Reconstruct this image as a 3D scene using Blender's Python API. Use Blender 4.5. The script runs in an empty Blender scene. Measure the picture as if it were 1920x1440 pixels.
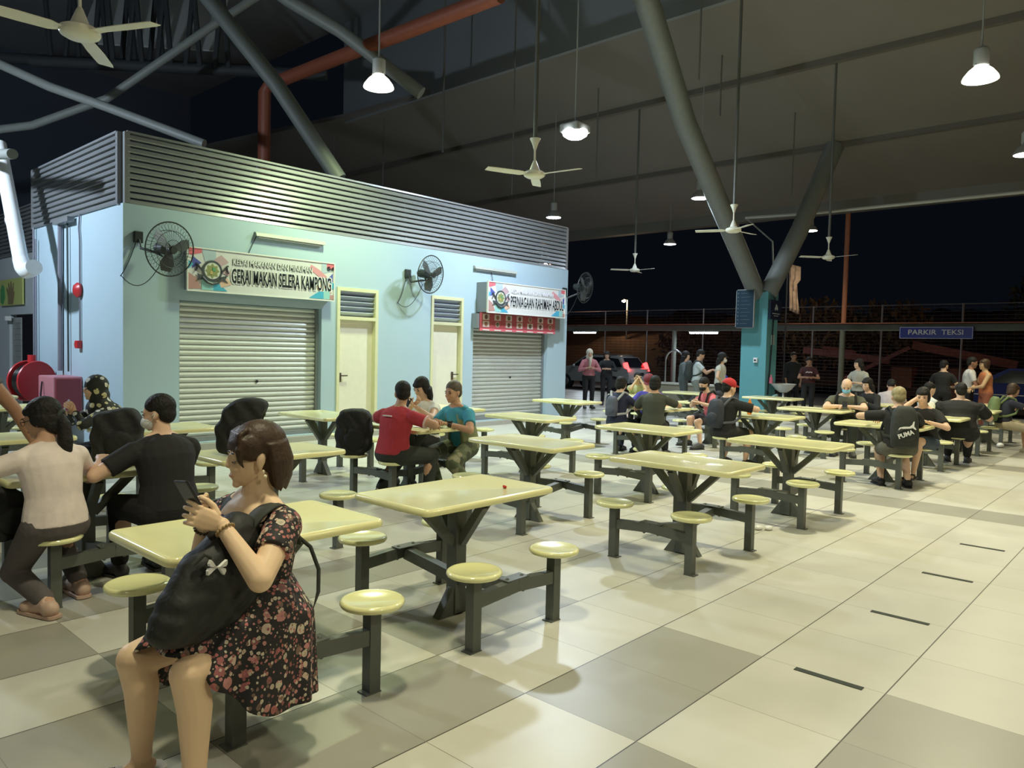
import bpy, bmesh, math, random
import numpy as np
from mathutils import Vector, Matrix, Euler
R = math.radians
random.seed(7)
sc = bpy.context.scene
COL = sc.collection

# ------------------------------------------------------------------ camera, world, exposure
YAW, PIT, ROL = 0.738688, -0.0454379, 0.0231175
_f = Vector((math.cos(PIT)*math.cos(YAW), math.cos(PIT)*math.sin(YAW), math.sin(PIT)))
_r = _f.cross(Vector((0, 0, 1))).normalized(); _u = _r.cross(_f)
_r2 = math.cos(ROL)*_r + math.sin(ROL)*_u; _u2 = -math.sin(ROL)*_r + math.cos(ROL)*_u
cd = bpy.data.cameras.new('camera'); cam = bpy.data.objects.new('camera', cd); COL.objects.link(cam)
cam.matrix_world = Matrix(((_r2.x, _u2.x, -_f.x, 0), (_r2.y, _u2.y, -_f.y, 0), (_r2.z, _u2.z, -_f.z, 1.6), (0, 0, 0, 1)))
cd.sensor_fit = 'HORIZONTAL'; cd.sensor_width = 36; cd.lens = 1405.056/1920*36; cd.clip_start = .05; cd.clip_end = 300
sc.camera = cam
sc.view_settings.view_transform = 'Standard'; sc.view_settings.look = 'None'
sc.view_settings.exposure = 0.0; sc.view_settings.gamma = 1.0; sc.view_settings.use_curve_mapping = False
w = bpy.data.worlds.new('night'); sc.world = w; w.use_nodes = True
w.node_tree.nodes['Background'].inputs[0].default_value = (.35, .5, .8, 1)
w.node_tree.nodes['Background'].inputs[1].default_value = .006
LPOW = 158.0
WARM = (1.0, .94, .64); GREEN = (.82, 1.0, .55); COLD = (.72, .86, 1.0)

# ------------------------------------------------------------------ materials
MATS = {}
def mat(name, col, rough=.6, metal=0., var=.06, scale=9., bump=0., emit=None, estr=0., spec=.5, coat=0., alpha=1.):
    if name in MATS: return MATS[name]
    m = bpy.data.materials.new(name); m.use_nodes = True; nt = m.node_tree; b = nt.nodes['Principled BSDF']
    b.inputs['Roughness'].default_value = rough; b.inputs['Metallic'].default_value = metal
    b.inputs['Specular IOR Level'].default_value = spec
    b.inputs['Coat Weight'].default_value = coat; b.inputs['Coat Roughness'].default_value = .1
    b.inputs['Alpha'].default_value = alpha
    tc = nt.nodes.new('ShaderNodeTexCoord'); nz = nt.nodes.new('ShaderNodeTexNoise')
    nz.inputs['Scale'].default_value = scale; nz.inputs['Detail'].default_value = 3
    nt.links.new(tc.outputs['Object'], nz.inputs['Vector'])
    rp = nt.nodes.new('ShaderNodeMix'); rp.data_type = 'RGBA'
    rp.inputs[6].default_value = tuple(max(0, c*(1-var)) for c in col)+(1,)
    rp.inputs[7].default_value = tuple(min(1, c*(1+var)) for c in col)+(1,)
    nt.links.new(nz.outputs['Fac'], rp.inputs[0]); nt.links.new(rp.outputs[2], b.inputs['Base Color'])
    if bump:
        bp = nt.nodes.new('ShaderNodeBump'); bp.inputs['Strength'].default_value = bump; bp.inputs['Distance'].default_value = .02
        nt.links.new(nz.outputs['Fac'], bp.inputs['Height']); nt.links.new(bp.outputs[0], b.inputs['Normal'])
    if emit:
        b.inputs['Emission Color'].default_value = tuple(emit)+(1,); b.inputs['Emission Strength'].default_value = estr
    MATS[name] = m
    return m

def blobs(name, base, cols, scale=26., thr=.34, rough=.75, edge=.04, coords='Object', scale2=None):
    """fabric print: scattered rounded blobs of several colours over a base"""
    if name in MATS: return MATS[name]
    m = bpy.data.materials.new(name); m.use_nodes = True; nt = m.node_tree; b = nt.nodes['Principled BSDF']
    b.inputs['Roughness'].default_value = rough
    tc = nt.nodes.new('ShaderNodeTexCoord'); prev = None
    for k, s in enumerate([scale] + ([scale2] if scale2 else [])):
        nzd = nt.nodes.new('ShaderNodeTexNoise'); nzd.inputs['Scale'].default_value = s*1.3
        mx = nt.nodes.new('ShaderNodeMix'); mx.data_type = 'RGBA'; mx.blend_type = 'ADD'; mx.inputs[0].default_value = .018*26/s
        nt.links.new(tc.outputs[coords], nzd.inputs['Vector']); nt.links.new(tc.outputs[coords], mx.inputs[6]); nt.links.new(nzd.outputs['Color'], mx.inputs[7])
        vo = nt.nodes.new('ShaderNodeTexVoronoi'); vo.inputs['Scale'].default_value = s; vo.inputs['Randomness'].default_value = .85
        nt.links.new(mx.outputs[2], vo.inputs['Vector'])
        sp = nt.nodes.new('ShaderNodeSeparateColor'); nt.links.new(vo.outputs['Color'], sp.inputs[0])
        cr = nt.nodes.new('ShaderNodeValToRGB'); cr.color_ramp.interpolation = 'CONSTANT'
        el = cr.color_ramp.elements; el[0].position = 0; el[0].color = tuple(cols[0])+(1,)
        el[1].position = 1/len(cols); el[1].color = tuple(cols[1 % len(cols)])+(1,)
        for i in range(2, len(cols)):
            e = el.new(i/len(cols)); e.color = tuple(cols[i])+(1,)
        nt.links.new(sp.outputs[0], cr.inputs[0])
        # petals: darker centre ring
        rg = nt.nodes.new('ShaderNodeMapRange'); rg.inputs[1].default_value = .0; rg.inputs[2].default_value = thr*.55
        rg.inputs[3].default_value = .35; rg.inputs[4].default_value = 1.
        nt.links.new(vo.outputs['Distance'], rg.inputs[0])
        mm = nt.nodes.new('ShaderNodeMix'); mm.data_type = 'RGBA'; mm.blend_type = 'MULTIPLY'; mm.inputs[0].default_value = .6
        nt.links.new(cr.outputs[0], mm.inputs[6]); nt.links.new(rg.outputs[0], mm.inputs[7])
        sz = nt.nodes.new('ShaderNodeMath'); sz.operation = 'MULTIPLY_ADD'; sz.inputs[1].default_value = thr*.7; sz.inputs[2].default_value = thr*.5
        nt.links.new(sp.outputs[1], sz.inputs[0])
        lt = nt.nodes.new('ShaderNodeMath'); lt.operation = 'LESS_THAN'
        nt.links.new(vo.outputs['Distance'], lt.inputs[0]); nt.links.new(sz.outputs[0], lt.inputs[1])
        mb = nt.nodes.new('ShaderNodeMix'); mb.data_type = 'RGBA'
        nt.links.new(lt.outputs[0], mb.inputs[0])
        if prev is None: mb.inputs[6].default_value = tuple(base)+(1,)
        else: nt.links.new(prev, mb.inputs[6])
        nt.links.new(mm.outputs[2], mb.inputs[7]); prev = mb.outputs[2]
    nt.links.new(prev, b.inputs['Base Color'])
    MATS[name] = m
    return m

# ------------------------------------------------------------------ mesh builder
class MB:
    def __init__(s): s.v = []; s.f = []; s.m = []; s.cur = 0
    def add(s, vs, fs):
        o = len(s.v); s.v += [tuple(x) for x in vs]; s.f += [tuple(i+o for i in f) for f in fs]; s.m += [s.cur]*len(fs)
    def box(s, c, d, rot=None):
        hx, hy, hz = d[0]/2, d[1]/2, d[2]/2
        vs = [Vector((x*hx, y*hy, z*hz)) for x in (-1, 1) for y in (-1, 1) for z in (-1, 1)]
        M = rot if rot is not None else Matrix.Identity(3)
        s.add([M @ v + Vector(c) for v in vs], [(0, 1, 3, 2), (4, 6, 7, 5), (0, 4, 5, 1), (2, 3, 7, 6), (0, 2, 6, 4), (1, 5, 7, 3)])
        return s
    def b2(s, x0, x1, y0, y1, z0, z1): return s.box(((x0+x1)/2, (y0+y1)/2, (z0+z1)/2), (abs(x1-x0), abs(y1-y0), abs(z1-z0)))
    def bar(s, p, q, wd, th=None, up=(0, 0, 1)):
        p, q = Vector(p), Vector(q); d = q-p; L = d.length; z = d.normalized(); up = Vector(up)
        if abs(z.dot(up)) > .98: up = Vector((1, 0, 0))
        x = up.cross(z).normalized(); y = z.cross(x)
        M = Matrix((x, y, z)).transposed()
        return s.box((p+q)/2, (wd, th or wd, L), M)
    def loft(s, rings, caps=True, closed=True):
        n = len(rings[0]); vs = [v for r in rings for v in r]; fs = []
        for i in range(len(rings)-1):
            for j in range(n if closed else n-1):
                a = i*n+j; b = i*n+(j+1) % n; fs.append((a, b, b+n, a+n))
        if caps: fs.append(tuple(range(n-1, -1, -1))); fs.append(tuple((len(rings)-1)*n+j for j in range(n)))
        s.add(vs, fs); return s
    def cone(s, p, r0, q, r1, n=14, flat=1., side=(0, 1, 0)):
        p, q = Vector(p), Vector(q); z = (q-p)
        if z.length < 1e-6: return s
        z.normalize(); sd = Vector(side)
        if abs(z.dot(sd)) > .95: sd = Vector((1, 0, 0))
        y = (sd - z*sd.dot(z)).normalized(); x = y.cross(z)
        rs = []
        for c, r in ((p, r0), (q, r1)):
            rs.append([c + y*(r*math.cos(t)) + x*(r*flat*math.sin(t)) for t in [2*math.pi*i/n for i in range(n)]])
        return s.loft(rs)
    def tube(s, pts, rad, n=8, caps=True):
        pts = [Vector(p) for p in pts]; rs = []
        N = None
        for i, p in enumerate(pts):
            t = (pts[min(i+1, len(pts)-1)]-pts[max(i-1, 0)]).normalized()
            if N is None:
                a = Vector((0, 0, 1)) if abs(t.z) < .9 else Vector((1, 0, 0)); N = t.cross(a).normalized()
            else:
                N = (N - t*N.dot(t)).normalized()
            B = t.cross(N); r = rad[i] if isinstance(rad, (list, tuple)) else rad
            rs.append([p + N*(r*math.cos(k)) + B*(r*math.sin(k)) for k in [2*math.pi*j/n for j in range(n)]])
        return s.loft(rs, caps)
    def ring(s, c, rad, r, axis=(0, 0, 1), n=32, m=5):
        z = Vector(axis).normalized(); a = Vector((0, 0, 1)) if abs(z.z) < .9 else Vector((1, 0, 0)); x = a.cross(z).normalized(); y = z.cross(x)
        pts = []
        rs = []
        for i in range(n+1):
            t = 2*math.pi*i/n; d = x*math.cos(t)+y*math.sin(t); cc = Vector(c)+d*rad
            rs.append([cc + d*(r*math.cos(k)) + z*(r*math.sin(k)) for k in [2*math.pi*j/m for j in range(m)]])
        return s.loft(rs, False)
    def ell(s, c, r, rot=None, n=14, m=9):
        M = rot if rot is not None else Matrix.Identity(3); c = Vector(c); vs = [c + M @ Vector((0, 0, r[2]))]; fs = []
        for i in range(1, m):
            a = math.pi*i/m
            for j in range(n):
                t = 2*math.pi*j/n
                vs.append(c + M @ Vector((r[0]*math.sin(a)*math.cos(t), r[1]*math.sin(a)*math.sin(t), r[2]*math.cos(a))))
        vs.append(c + M @ Vector((0, 0, -r[2])))
        for j in range(n): fs.append((0, 1+j, 1+(j+1) % n))
        for i in range(m-2):
            for j in range(n):
                a = 1+i*n+j; b = 1+i*n+(j+1) % n; fs.append((a, a+n, b+n, b))
        l = 1+(m-2)*n
        for j in range(n): fs.append((l+j, len(vs)-1, l+(j+1) % n))
        s.add(vs, fs); return s
    def lathe(s, prof, c=(0, 0, 0), rot=None, n=32):
        M = rot if rot is not None else Matrix.Identity(3); c = Vector(c)
        rs = [[c + M @ Vector((max(r, 1e-4)*math.cos(t), max(r, 1e-4)*math.sin(t), z)) for t in [2*math.pi*j/n for j in range(n)]] for r, z in prof]
        return s.loft(rs)
    def prism(s, poly, o, ux, uy, uz, h):
        o, ux, uy, uz = Vector(o), Vector(ux), Vector(uy), Vector(uz); n = len(poly)
        vs = [o+ux*a+uy*b for a, b in poly] + [o+ux*a+uy*b+uz*h for a, b in poly]
        fs = [tuple(range(n-1, -1, -1)), tuple(range(n, 2*n))] + [(i, (i+1) % n, (i+1) % n+n, i+n) for i in range(n)]
        s.add(vs, fs); return s
    def mesh(s, name):
        me = bpy.data.meshes.new(name); me.from_pydata(s.v, [], s.f); me.validate(); me.update()
        bm = bmesh.new(); bm.from_mesh(me); bmesh.ops.recalc_face_normals(bm, faces=bm.faces); bm.to_mesh(me); bm.free()
        return me
    def obj(s, name, m, parent=None, smooth=False, loc=None, bevel=0):
        me = s.mesh(name)
        ms = m if isinstance(m, (list, tuple)) else [m]
        for x in ms: me.materials.append(x)
        if len(ms) > 1:
            for p, k in zip(me.polygons, s.m): p.material_index = k
        o = bpy.data.objects.new(name, me); COL.objects.link(o)
        if smooth:
            for p in me.polygons: p.use_smooth = True
            if smooth != 2: me.set_sharp_from_angle(angle=R(40))
        if bevel:
            md = o.modifiers.new('bevel', 'BEVEL'); md.width = bevel; md.segments = 2; md.limit_method = 'ANGLE'
        if parent: o.parent = parent
        if loc: o.location = loc
        return o
    def remesh(s, vox, it=4, fac=.5):
        """one continuous skin over all overlapping pieces"""
        me = s.mesh('tmp'); o = bpy.data.objects.new('tmp', me); COL.objects.link(o)
        md = o.modifiers.new('r', 'REMESH'); md.mode = 'VOXEL'; md.voxel_size = vox
        if it: m2 = o.modifiers.new('s', 'SMOOTH'); m2.iterations = it; m2.factor = fac
        dg = bpy.context.evaluated_depsgraph_get(); dg.update()
        e = o.evaluated_get(dg); t = e.to_mesh()
        n = MB(); n.v = [tuple(v.co) for v in t.vertices]; n.f = [tuple(p.vertices) for p in t.polygons]; n.m = [0]*len(n.f)
        e.to_mesh_clear(); bpy.data.objects.remove(o); bpy.data.meshes.remove(me)
        return n
    def join(s, o):
        k = len(s.v); s.v += o.v; s.f += [tuple(i+k for i in f) for f in o.f]; s.m += o.m; return s

def tag(o, label=None, cat=None, group=None, kind=None):
    if label: o['label'] = label
    if cat: o['category'] = cat
    if group: o['group'] = group
    if kind: o['kind'] = kind
    return o
def thing(name, label, cat, loc=(0, 0, 0), rz=0., group=None):
    o = bpy.data.objects.new(name, None); COL.objects.link(o); o.location = loc; o.rotation_euler = (0, 0, rz)
    o.empty_display_size = .1
    return tag(o, label, cat, group)
def copy_tree(o, parent=None):
    c = o.copy(); COL.objects.link(c)
    if parent: c.parent = parent
    for ch in list(o.children): copy_tree(ch, c)
    return c
def struct(o): o['kind'] = 'structure'; return o
def text(name, s, m, parent, loc, rot, size, sx=1., align='CENTER', off=0., ext=.003):
    cu = bpy.data.curves.new(name, 'FONT'); cu.body = s; cu.size = size; cu.align_x = align; cu.align_y = 'CENTER'
    cu.offset = off; cu.extrude = ext; cu.resolution_u = 3
    t = bpy.data.objects.new('tmp', cu); COL.objects.link(t)
    dg = bpy.context.evaluated_depsgraph_get(); dg.update()
    me = bpy.data.meshes.new_from_object(t.evaluated_get(dg)); me.name = name
    bpy.data.objects.remove(t)
    me.materials.clear(); me.materials.append(m)
    o = bpy.data.objects.new(name, me); COL.objects.link(o)
    o.location = loc; o.rotation_euler = rot; o.scale = (sx, 1, 1)
    if parent: o.parent = parent
    return o

# common materials
M_top = mat('cream_laminate', (.86, .83, .44), .25, var=.03, coat=.4)
M_seat = mat('cream_seat', (.86, .85, .45), .18, var=.02, coat=.6)
M_steel = mat('grey_green_steel', (.105, .115, .10), .45, var=.15, scale=5)
M_black = mat('black_fabric', (.012, .013, .013), .75, var=.4, scale=30, bump=.3)
M_blackpl = mat('black_plastic', (.02, .02, .022), .35)
M_white = mat('white_paint', (.8, .8, .76), .4)
M_chrome = mat('brushed_steel', (.55, .55, .55), .3, 1.)
M_red = mat('fire_red', (.55, .03, .035), .35)

# ------------------------------------------------------------------ lamps (high bays and their light)
def light(name, kind, loc, power, col, size=.4, rot=None, parent=None, spread=None):
    l = bpy.data.lights.new(name, kind); l.energy = power; l.color = col
    if kind == 'AREA':
        l.shape = 'DISK'; l.size = size
        if spread: l.spread = spread
    else: l.shadow_soft_size = size
    o = bpy.data.objects.new(name, l); COL.objects.link(o); o.location = loc
    if rot: o.rotation_euler = rot
    if parent: o.parent = parent
    return o
M_shade = mat('aluminium_reflector', (.5, .5, .48), .3, .6)
M_gear = mat('grey_gear_housing', (.35, .36, .34), .5)
def roof_z(x, y):
    return 1.6+11.5-.25*x if x > 15.1 else 12.6
def high_bay(x, y, z, col, power, label, glow=False):
    t = thing('high_bay_lamp', label, 'ceiling lamp', (x, y, z), 0, 'high bay lamps under the roof')
    em = mat('lamp_glow_%d%d%d' % tuple(int(c*99) for c in col), col, .5, emit=tuple(.55+.45*c for c in col), estr=26.)
    MB().lathe([(.235, 0), (.235, .015), (.22, .05), (.16, .13), (.09, .19), (.085, .20)], n=28).obj('reflector', mat('glowing_prismatic_shade', (.8, .8, .75), .4, emit=(1, 1, .85), estr=2.2) if glow else M_shade, t, True)
    MB().lathe([(.0, -.02), (.12, -.016), (.2, -.006), (.228, .004), (.2, .01), (0, .01)], n=28).obj('lens', em, t, True)
    MB().lathe([(.085, .2), (.1, .22), (.1, .42), (.07, .45), (.0, .45)], n=18).obj('gear_housing', M_gear, t, True)
    g = MB()
    for k in range(3): a = 2.1*k+.5; g.ell((.1*math.cos(a), .1*math.sin(a), .205), (.012, .012, .012), n=6, m=4)
    g.obj('bolt', M_chrome, t)
    MB().tube([(0, 0, .45), (0, 0, roof_z(x, y)-z-.01)], .012, 6).obj('suspension_rod', M_gear, t)
    light('lamp_light', 'AREA', (0, 0, -.03), power, col, .44, None, t, R(150))
    return t
P = LPOW
high_bay(7.256, 9.541, 5.6, GREEN, P*.95, 'glaring greenish white round high bay lamp above the louvred stall block', True)
high_bay(12.476, 2.464, 5.6, WARM, P, 'warm bright high bay lamp nearest the upper right corner of the photo', True)
high_bay(17.568, 9.607, 5.6, COLD, P*1.0, 'round high bay lamp shining just left of the slanting roof strut')
high_bay(17.565, 14.462, 5.6, COLD, P*.6, 'small high bay lamp just above the right end of the louvre screen')
high_bay(24.272, 14.442, 5.6, COLD, P*.55, 'small high bay lamp against the night sky between the stall block and the strut')
high_bay(24.091, 9.265, 5.6, WARM, P*.55, 'small high bay lamp seen between the two struts of the teal column')
high_bay(17.487, 2.609, 5.6, WARM, P*.75, 'high bay lamp cut by the right edge of the photo')
high_bay(8.1, 2.75, 5.6, WARM, P, 'high bay lamp over the middle tables just beyond the top of the photo')
high_bay(1.7, 2.35, 5.6, WARM, P*.62, 'high bay lamp over the tables nearest the viewer')
for x, y, l in ((2.0, -4.2, 'high bay lamp added as fill behind the viewer, above the near aisle'), (8.1, -4.2, 'high bay lamp added as fill behind the viewer to the right'), (-3.6, 1.2, 'high bay lamp added as fill behind the viewer to the left')):
    high_bay(x, y, 5.6, WARM, P*(.3 if x < 0 else 1.15), l)  # unseen lamps added as fill, to brighten people facing the viewer
# flood lamp
t = thing('flood_lamp', 'blinding blue white flood lamp above the ceiling fan in the middle', 'flood lamp', (11.0, 8.6, 5.55), 0)
MB().box((0, 0, .12), (.42, .42, .16)).obj('housing', M_gear, t, bevel=.03)
MB().lathe([(0, -.06), (.14, -.05), (.215, .0), (.235, .06), (.2, .1), (0, .1)], n=24).obj('lens', mat('flood_glow', (.8, .9, 1), .5, emit=(.9, .95, 1), estr=60.), t, True)
MB().tube([(0, 0, .2), (0, 0, roof_z(11, 8.6)-5.56)], .014, 6).obj('suspension_rod', M_gear, t)
light('lamp_light', 'AREA', (0, 0, -.08), P*1.9, COLD, .36, None, t)
# cold flood lamp beyond the left edge, it lights the side wall
t = thing('flood_lamp', 'blue white flood lamp on a roof strut to the left of the side wall', 'flood lamp', (.4, 12.9, 5.0), 0)
MB().box((0, 0, .1), (.4, .4, .16)).obj('housing', M_gear, t, bevel=.03)
MB().lathe([(0, -.03), (.16, -.02), (.185, .03), (.15, .05), (0, .05)], n=24).obj('lens', MATS['flood_glow'], t, True)
MB().tube([(0, 0, .2), (0, 0, 7.55)], .014, 6).obj('suspension_rod', M_gear, t)
light('lamp_light', 'POINT', (0, 0, -.12), P*6.5, COLD, .12, None, t)

# ------------------------------------------------------------------ setting: floor, ground, roof
def floor_mat():
    m = bpy.data.materials.new('tiled_floor'); m.use_nodes = True; nt = m.node_tree; b = nt.nodes['Principled BSDF']
    N = nt.nodes.new; L = nt.links.new
    tc = N('ShaderNodeTexCoord'); sp = N('ShaderNodeSeparateXYZ'); L(tc.outputs['Object'], sp.inputs[0])
    def mt(op, a, b2=None, c=None):
        n = N('ShaderNodeMath'); n.operation = op
        for i, v in enumerate((a, b2, c)):
            if v is None: continue
            if isinstance(v, (int, float)): n.inputs[i].default_value = v
            else: L(v, n.inputs[i])
        return n.outputs[0]
    T = .61
    u = mt('DIVIDE', mt('SUBTRACT', sp.outputs[0], 2.60-T*60), T); v = mt('DIVIDE', mt('SUBTRACT', sp.outputs[1], 1.02-T*60), T)
    iu = mt('FLOOR', u); iv = mt('FLOOR', v)
    fu = mt('FRACT', u); fv = mt('FRACT', v)
    half = mt('FLOOR', mt('DIVIDE', iu, 2.)); par = mt('MODULO', mt('ADD', half, iv), 2.)     # 60/2 = 30 even, iv offset 60 even
    dark = mt('COMPARE', par, 1., .3)
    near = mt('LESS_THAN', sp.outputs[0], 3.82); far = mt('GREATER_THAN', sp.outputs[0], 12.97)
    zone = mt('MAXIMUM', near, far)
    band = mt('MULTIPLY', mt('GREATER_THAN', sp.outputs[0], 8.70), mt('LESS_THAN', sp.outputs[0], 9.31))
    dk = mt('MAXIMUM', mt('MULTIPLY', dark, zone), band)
    # grout
    gu = mt('LESS_THAN', mt('ABSOLUTE', mt('SUBTRACT', fu, .5)), .4975); gv = mt('LESS_THAN', mt('ABSOLUTE', mt('SUBTRACT', fv, .5)), .4950)
    wn = N('ShaderNodeTexWhiteNoise'); wn.noise_dimensions = '2D'; cb = N('ShaderNodeCombineXYZ'); L(iu, cb.inputs[0]); L(iv, cb.inputs[1]); L(cb.outputs[0], wn.inputs['Vector'])
    nz = N('ShaderNodeTexNoise'); nz.inputs['Scale'].default_value = 2.2; nz.inputs['Detail'].default_value = 5; L(tc.outputs['Object'], nz.inputs['Vector'])
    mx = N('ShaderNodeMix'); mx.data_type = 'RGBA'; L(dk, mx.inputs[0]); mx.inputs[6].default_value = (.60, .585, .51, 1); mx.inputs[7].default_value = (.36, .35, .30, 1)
    br = mt('ADD', mt('MULTIPLY', wn.outputs[0], .07), mt('MULTIPLY_ADD', nz.outputs['Fac'], .22, .83))
    m2 = N('ShaderNodeMix'); m2.data_type = 'RGBA'; m2.blend_type = 'MULTIPLY'; m2.inputs[0].default_value = 1.; L(mx.outputs[2], m2.inputs[6]); L(br, m2.inputs[7])
    gl = N('ShaderNodeMix'); gl.data_type = 'RGBA'; L(gv, gl.inputs[0]); gl.inputs[6].default_value = (.06, .055, .04, 1); L(m2.outputs[2], gl.inputs[7])
    g2 = N('ShaderNodeMix'); g2.data_type = 'RGBA'; L(mt('MAXIMUM', gu, .0), g2.inputs[0]); g2.inputs[6].default_value = (.22, .21, .17, 1); L(gl.outputs[2], g2.inputs[7])
    L(g2.outputs[2], b.inputs['Base Color'])
    L(mt('MULTIPLY_ADD', nz.outputs['Fac'], .16, .27), b.inputs['Roughness']); b.inputs['Specular IOR Level'].default_value = .35
    return m
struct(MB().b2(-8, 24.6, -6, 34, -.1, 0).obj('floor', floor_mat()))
M_asph = mat('asphalt', (.05, .045, .04), .85, var=.3, scale=3)
struct(MB().b2(24.6, 75, -30, 60, -.16, -.05).obj('ground', M_asph))
struct(MB().b2(24.45, 24.75, -10, 34, -.15, .01).obj('trim_1', mat('kerb', (.35, .33, .28), .8)))
# roof: lower sloped sheet and high dark roof
M_roof = mat('roof_soffit', (.22, .20, .17), .6, var=.1, scale=.6)
M_roofd = mat('high_roof_sheet', (.26, .28, .30), .7, var=.15, scale=.5)
rz = lambda x: 13.1-.25*x
edge = [(14.2, 33), (14.27, 30.2), (15.08, 21.86), (15.33, 15.46), (15.32, -12)]
mb = MB()
mb.loft([[(x, y, rz(x)) for x, y in edge], [(25.65, y, rz(25.65)) for x, y in edge]], False, False)
mb.loft([[(x, y, rz(x)+.14) for x, y in edge], [(25.65, y, rz(25.65)+.14) for x, y in edge]], False, False)
mb.loft([[(x, y, rz(x)) for x, y in edge], [(x, y, rz(x)+.14) for x, y in edge]], False, False)
struct(mb.obj('ceiling', M_roof))
def seam_beam(x, wd, h, nm):
    m = MB(); z = rz(x); m.b2(x-wd/2, x+wd/2, -12, 32, z-h, z+.05); return struct(m.obj(nm, mat('roof_purlin', (.15, .135, .11), .6)))
seam_beam(18.1, .16, .12, 'trim_2'); seam_beam(21.9, .16, .12, 'trim_3')
struct(MB().b2(25.5, 25.9, -12, 32, rz(25.65)-.32, rz(25.65)+.2).obj('trim_4', mat('eave_gutter', (.20, .19, .16), .5)))
struct(MB().b2(15.25, 15.45, -12, 22, rz(15.3)-.02, rz(15.3)+3.4).obj('wall_clerestory', M_roofd))
struct(MB().b2(-12, 15.4, -12, 36, 12.6, 12.75).obj('ceiling_high', M_roofd))
struct(MB().b2(-12, 15.4, 34, 34.2, 0, 12.7).obj('wall_back', mat('dark_cladding', (.09, .12, .17), .8)))
struct(MB().b2(-12.2, -12, -12, 34, 0, 12.7).obj('wall_left', MATS['dark_cladding']))
# thin hanging rods below the soffit
for i, (x, y, z, rr) in enumerate([(14, 15.52, 6.97, .03), (14, 12.9, 5.5, .018), (17, 12.51, 6.4, .02), (14, 7.78, 7.2, .02), (17, 8.84, 7.4, .02), (20, 8.22, 5.93, .02), (15.7, 20.34, 6.4, .025), (15.7, 23.2, 7.4, .025)]):
    tag(MB().tube([(x, y, z), (x, y, roof_z(x, y))], rr, 8).obj('hanging_rod', mat('rod_grey', (.16, .16, .14), .5)), 'thin vertical rod hanging from the roof soffit', 'rod', 'thin rods hanging from the soffit')
# steel tubes and struts
M_tube = mat('grey_painted_tube', (.21, .225, .21), .5, var=.1)
def strut(pts, r, name, label, m=M_tube):
    return tag(MB().tube(pts, r, 20).obj(name, m, None, True), label, 'strut')
strut([(20.45, 9.3, 3.35), (15.5, 8.946, 6.95), (12.5, 8.335, 8.95), (9.6, 7.8, 10.9)], .25, 'roof_strut', 'thick grey tubular strut slanting up left from the teal column')
strut([(20.5, 9.0, 3.35), (21.2, 8.44, 5.19), (21.95, 7.83, 7.6)], .25, 'roof_strut', 'thick dark tubular strut leaning right from the teal column to the soffit')
strut([(4.0, 16.77, 6.71), (4.62, 16.06, 6.31), (5.33, 15.36, 5.99), (6.55, 13.88, 5.31)], .085, 'roof_tube', 'grey tube running down behind the corner of the louvre screen')
strut([(2.6, 21.0, 5.6), (5.01, 18.59, 6.15), (6.09, 17.44, 6.75), (7.71, 15.78, 8.43), (8.6, 14.9, 9.3)], .085, 'roof_tube', 'grey tube rising to the right in front of the roof truss')
strut([(5.7, 13.5, 8.5), (6.19, 12.94, 7.54), (6.95, 12.0, 6.09), (7.73, 11.25, 4.52)] , .14, 'roof_tube', 'dark thick tube slanting down right behind the louvre screen', mat('dark_tube', (.09, .10, .09), .6))
strut([(7.6, 14.4, 9.1), (8.2, 13.77, 8.49), (8.9, 12.95, 7.88), (9.96, 11.71, 6.69)], .13, 'roof_tube', 'pale hazy tube slanting towards the greenish lamp')
tag(MB().tube([(8.95, 16.0, 3.2), (8.95, 16.0, 7.35), (9.0, 15.85, 7.5), (9.2, 14.2, 7.6), (9.35, 9.0, 7.6)], .14, 16).obj('drain_pipe', mat('rust_red_pipe', (.26, .075, .04), .5, var=.2), None, True), 'rust red pipe rising behind the louvre screen and turning along the roof', 'pipe')
# truss web: one truss thing with member parts
tr = thing('roof_truss', 'dark lattice roof truss behind the upper left ceiling fan', 'truss', (8, 18.4, 8.2))
dk = mat('dark_truss_steel', (.035, .04, .045), .7)
MB().tube([(-2.4, 2.4, .0), (2.6, -2.4, .0)], .13, 10).obj('bottom_chord', dk, tr, True)
MB().tube([(-2.4, 2.4, 2.5), (2.6, -2.4, 2.5)], .13, 10).obj('top_chord', dk, tr, True)
for k in range(9):
    a = -1.05+.24*k; s = .16 if k % 2 else -.16
    MB().tube([(a, -a, 0), (a+s, -a-s, 2.5)], .065, 8).obj('web_member', dk, tr, True)
tr2 = copy_tree(tr); tr2.location = (7.2, 20.2, 8.5); tr2['label'] = 'second dark lattice truss further back behind the same fan'
# pale translucent roof sheet behind the trusses
tag(MB().box((9.4, 22.5, 11.6), (3.6, 4.6, .05), Euler((R(58), 0, R(-42))).to_matrix()).obj('roof_panel', mat('translucent_sheet', (.6, .62, .6), .6)), 'pale sheet panel seen through the dark roof truss', 'panel')

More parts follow.
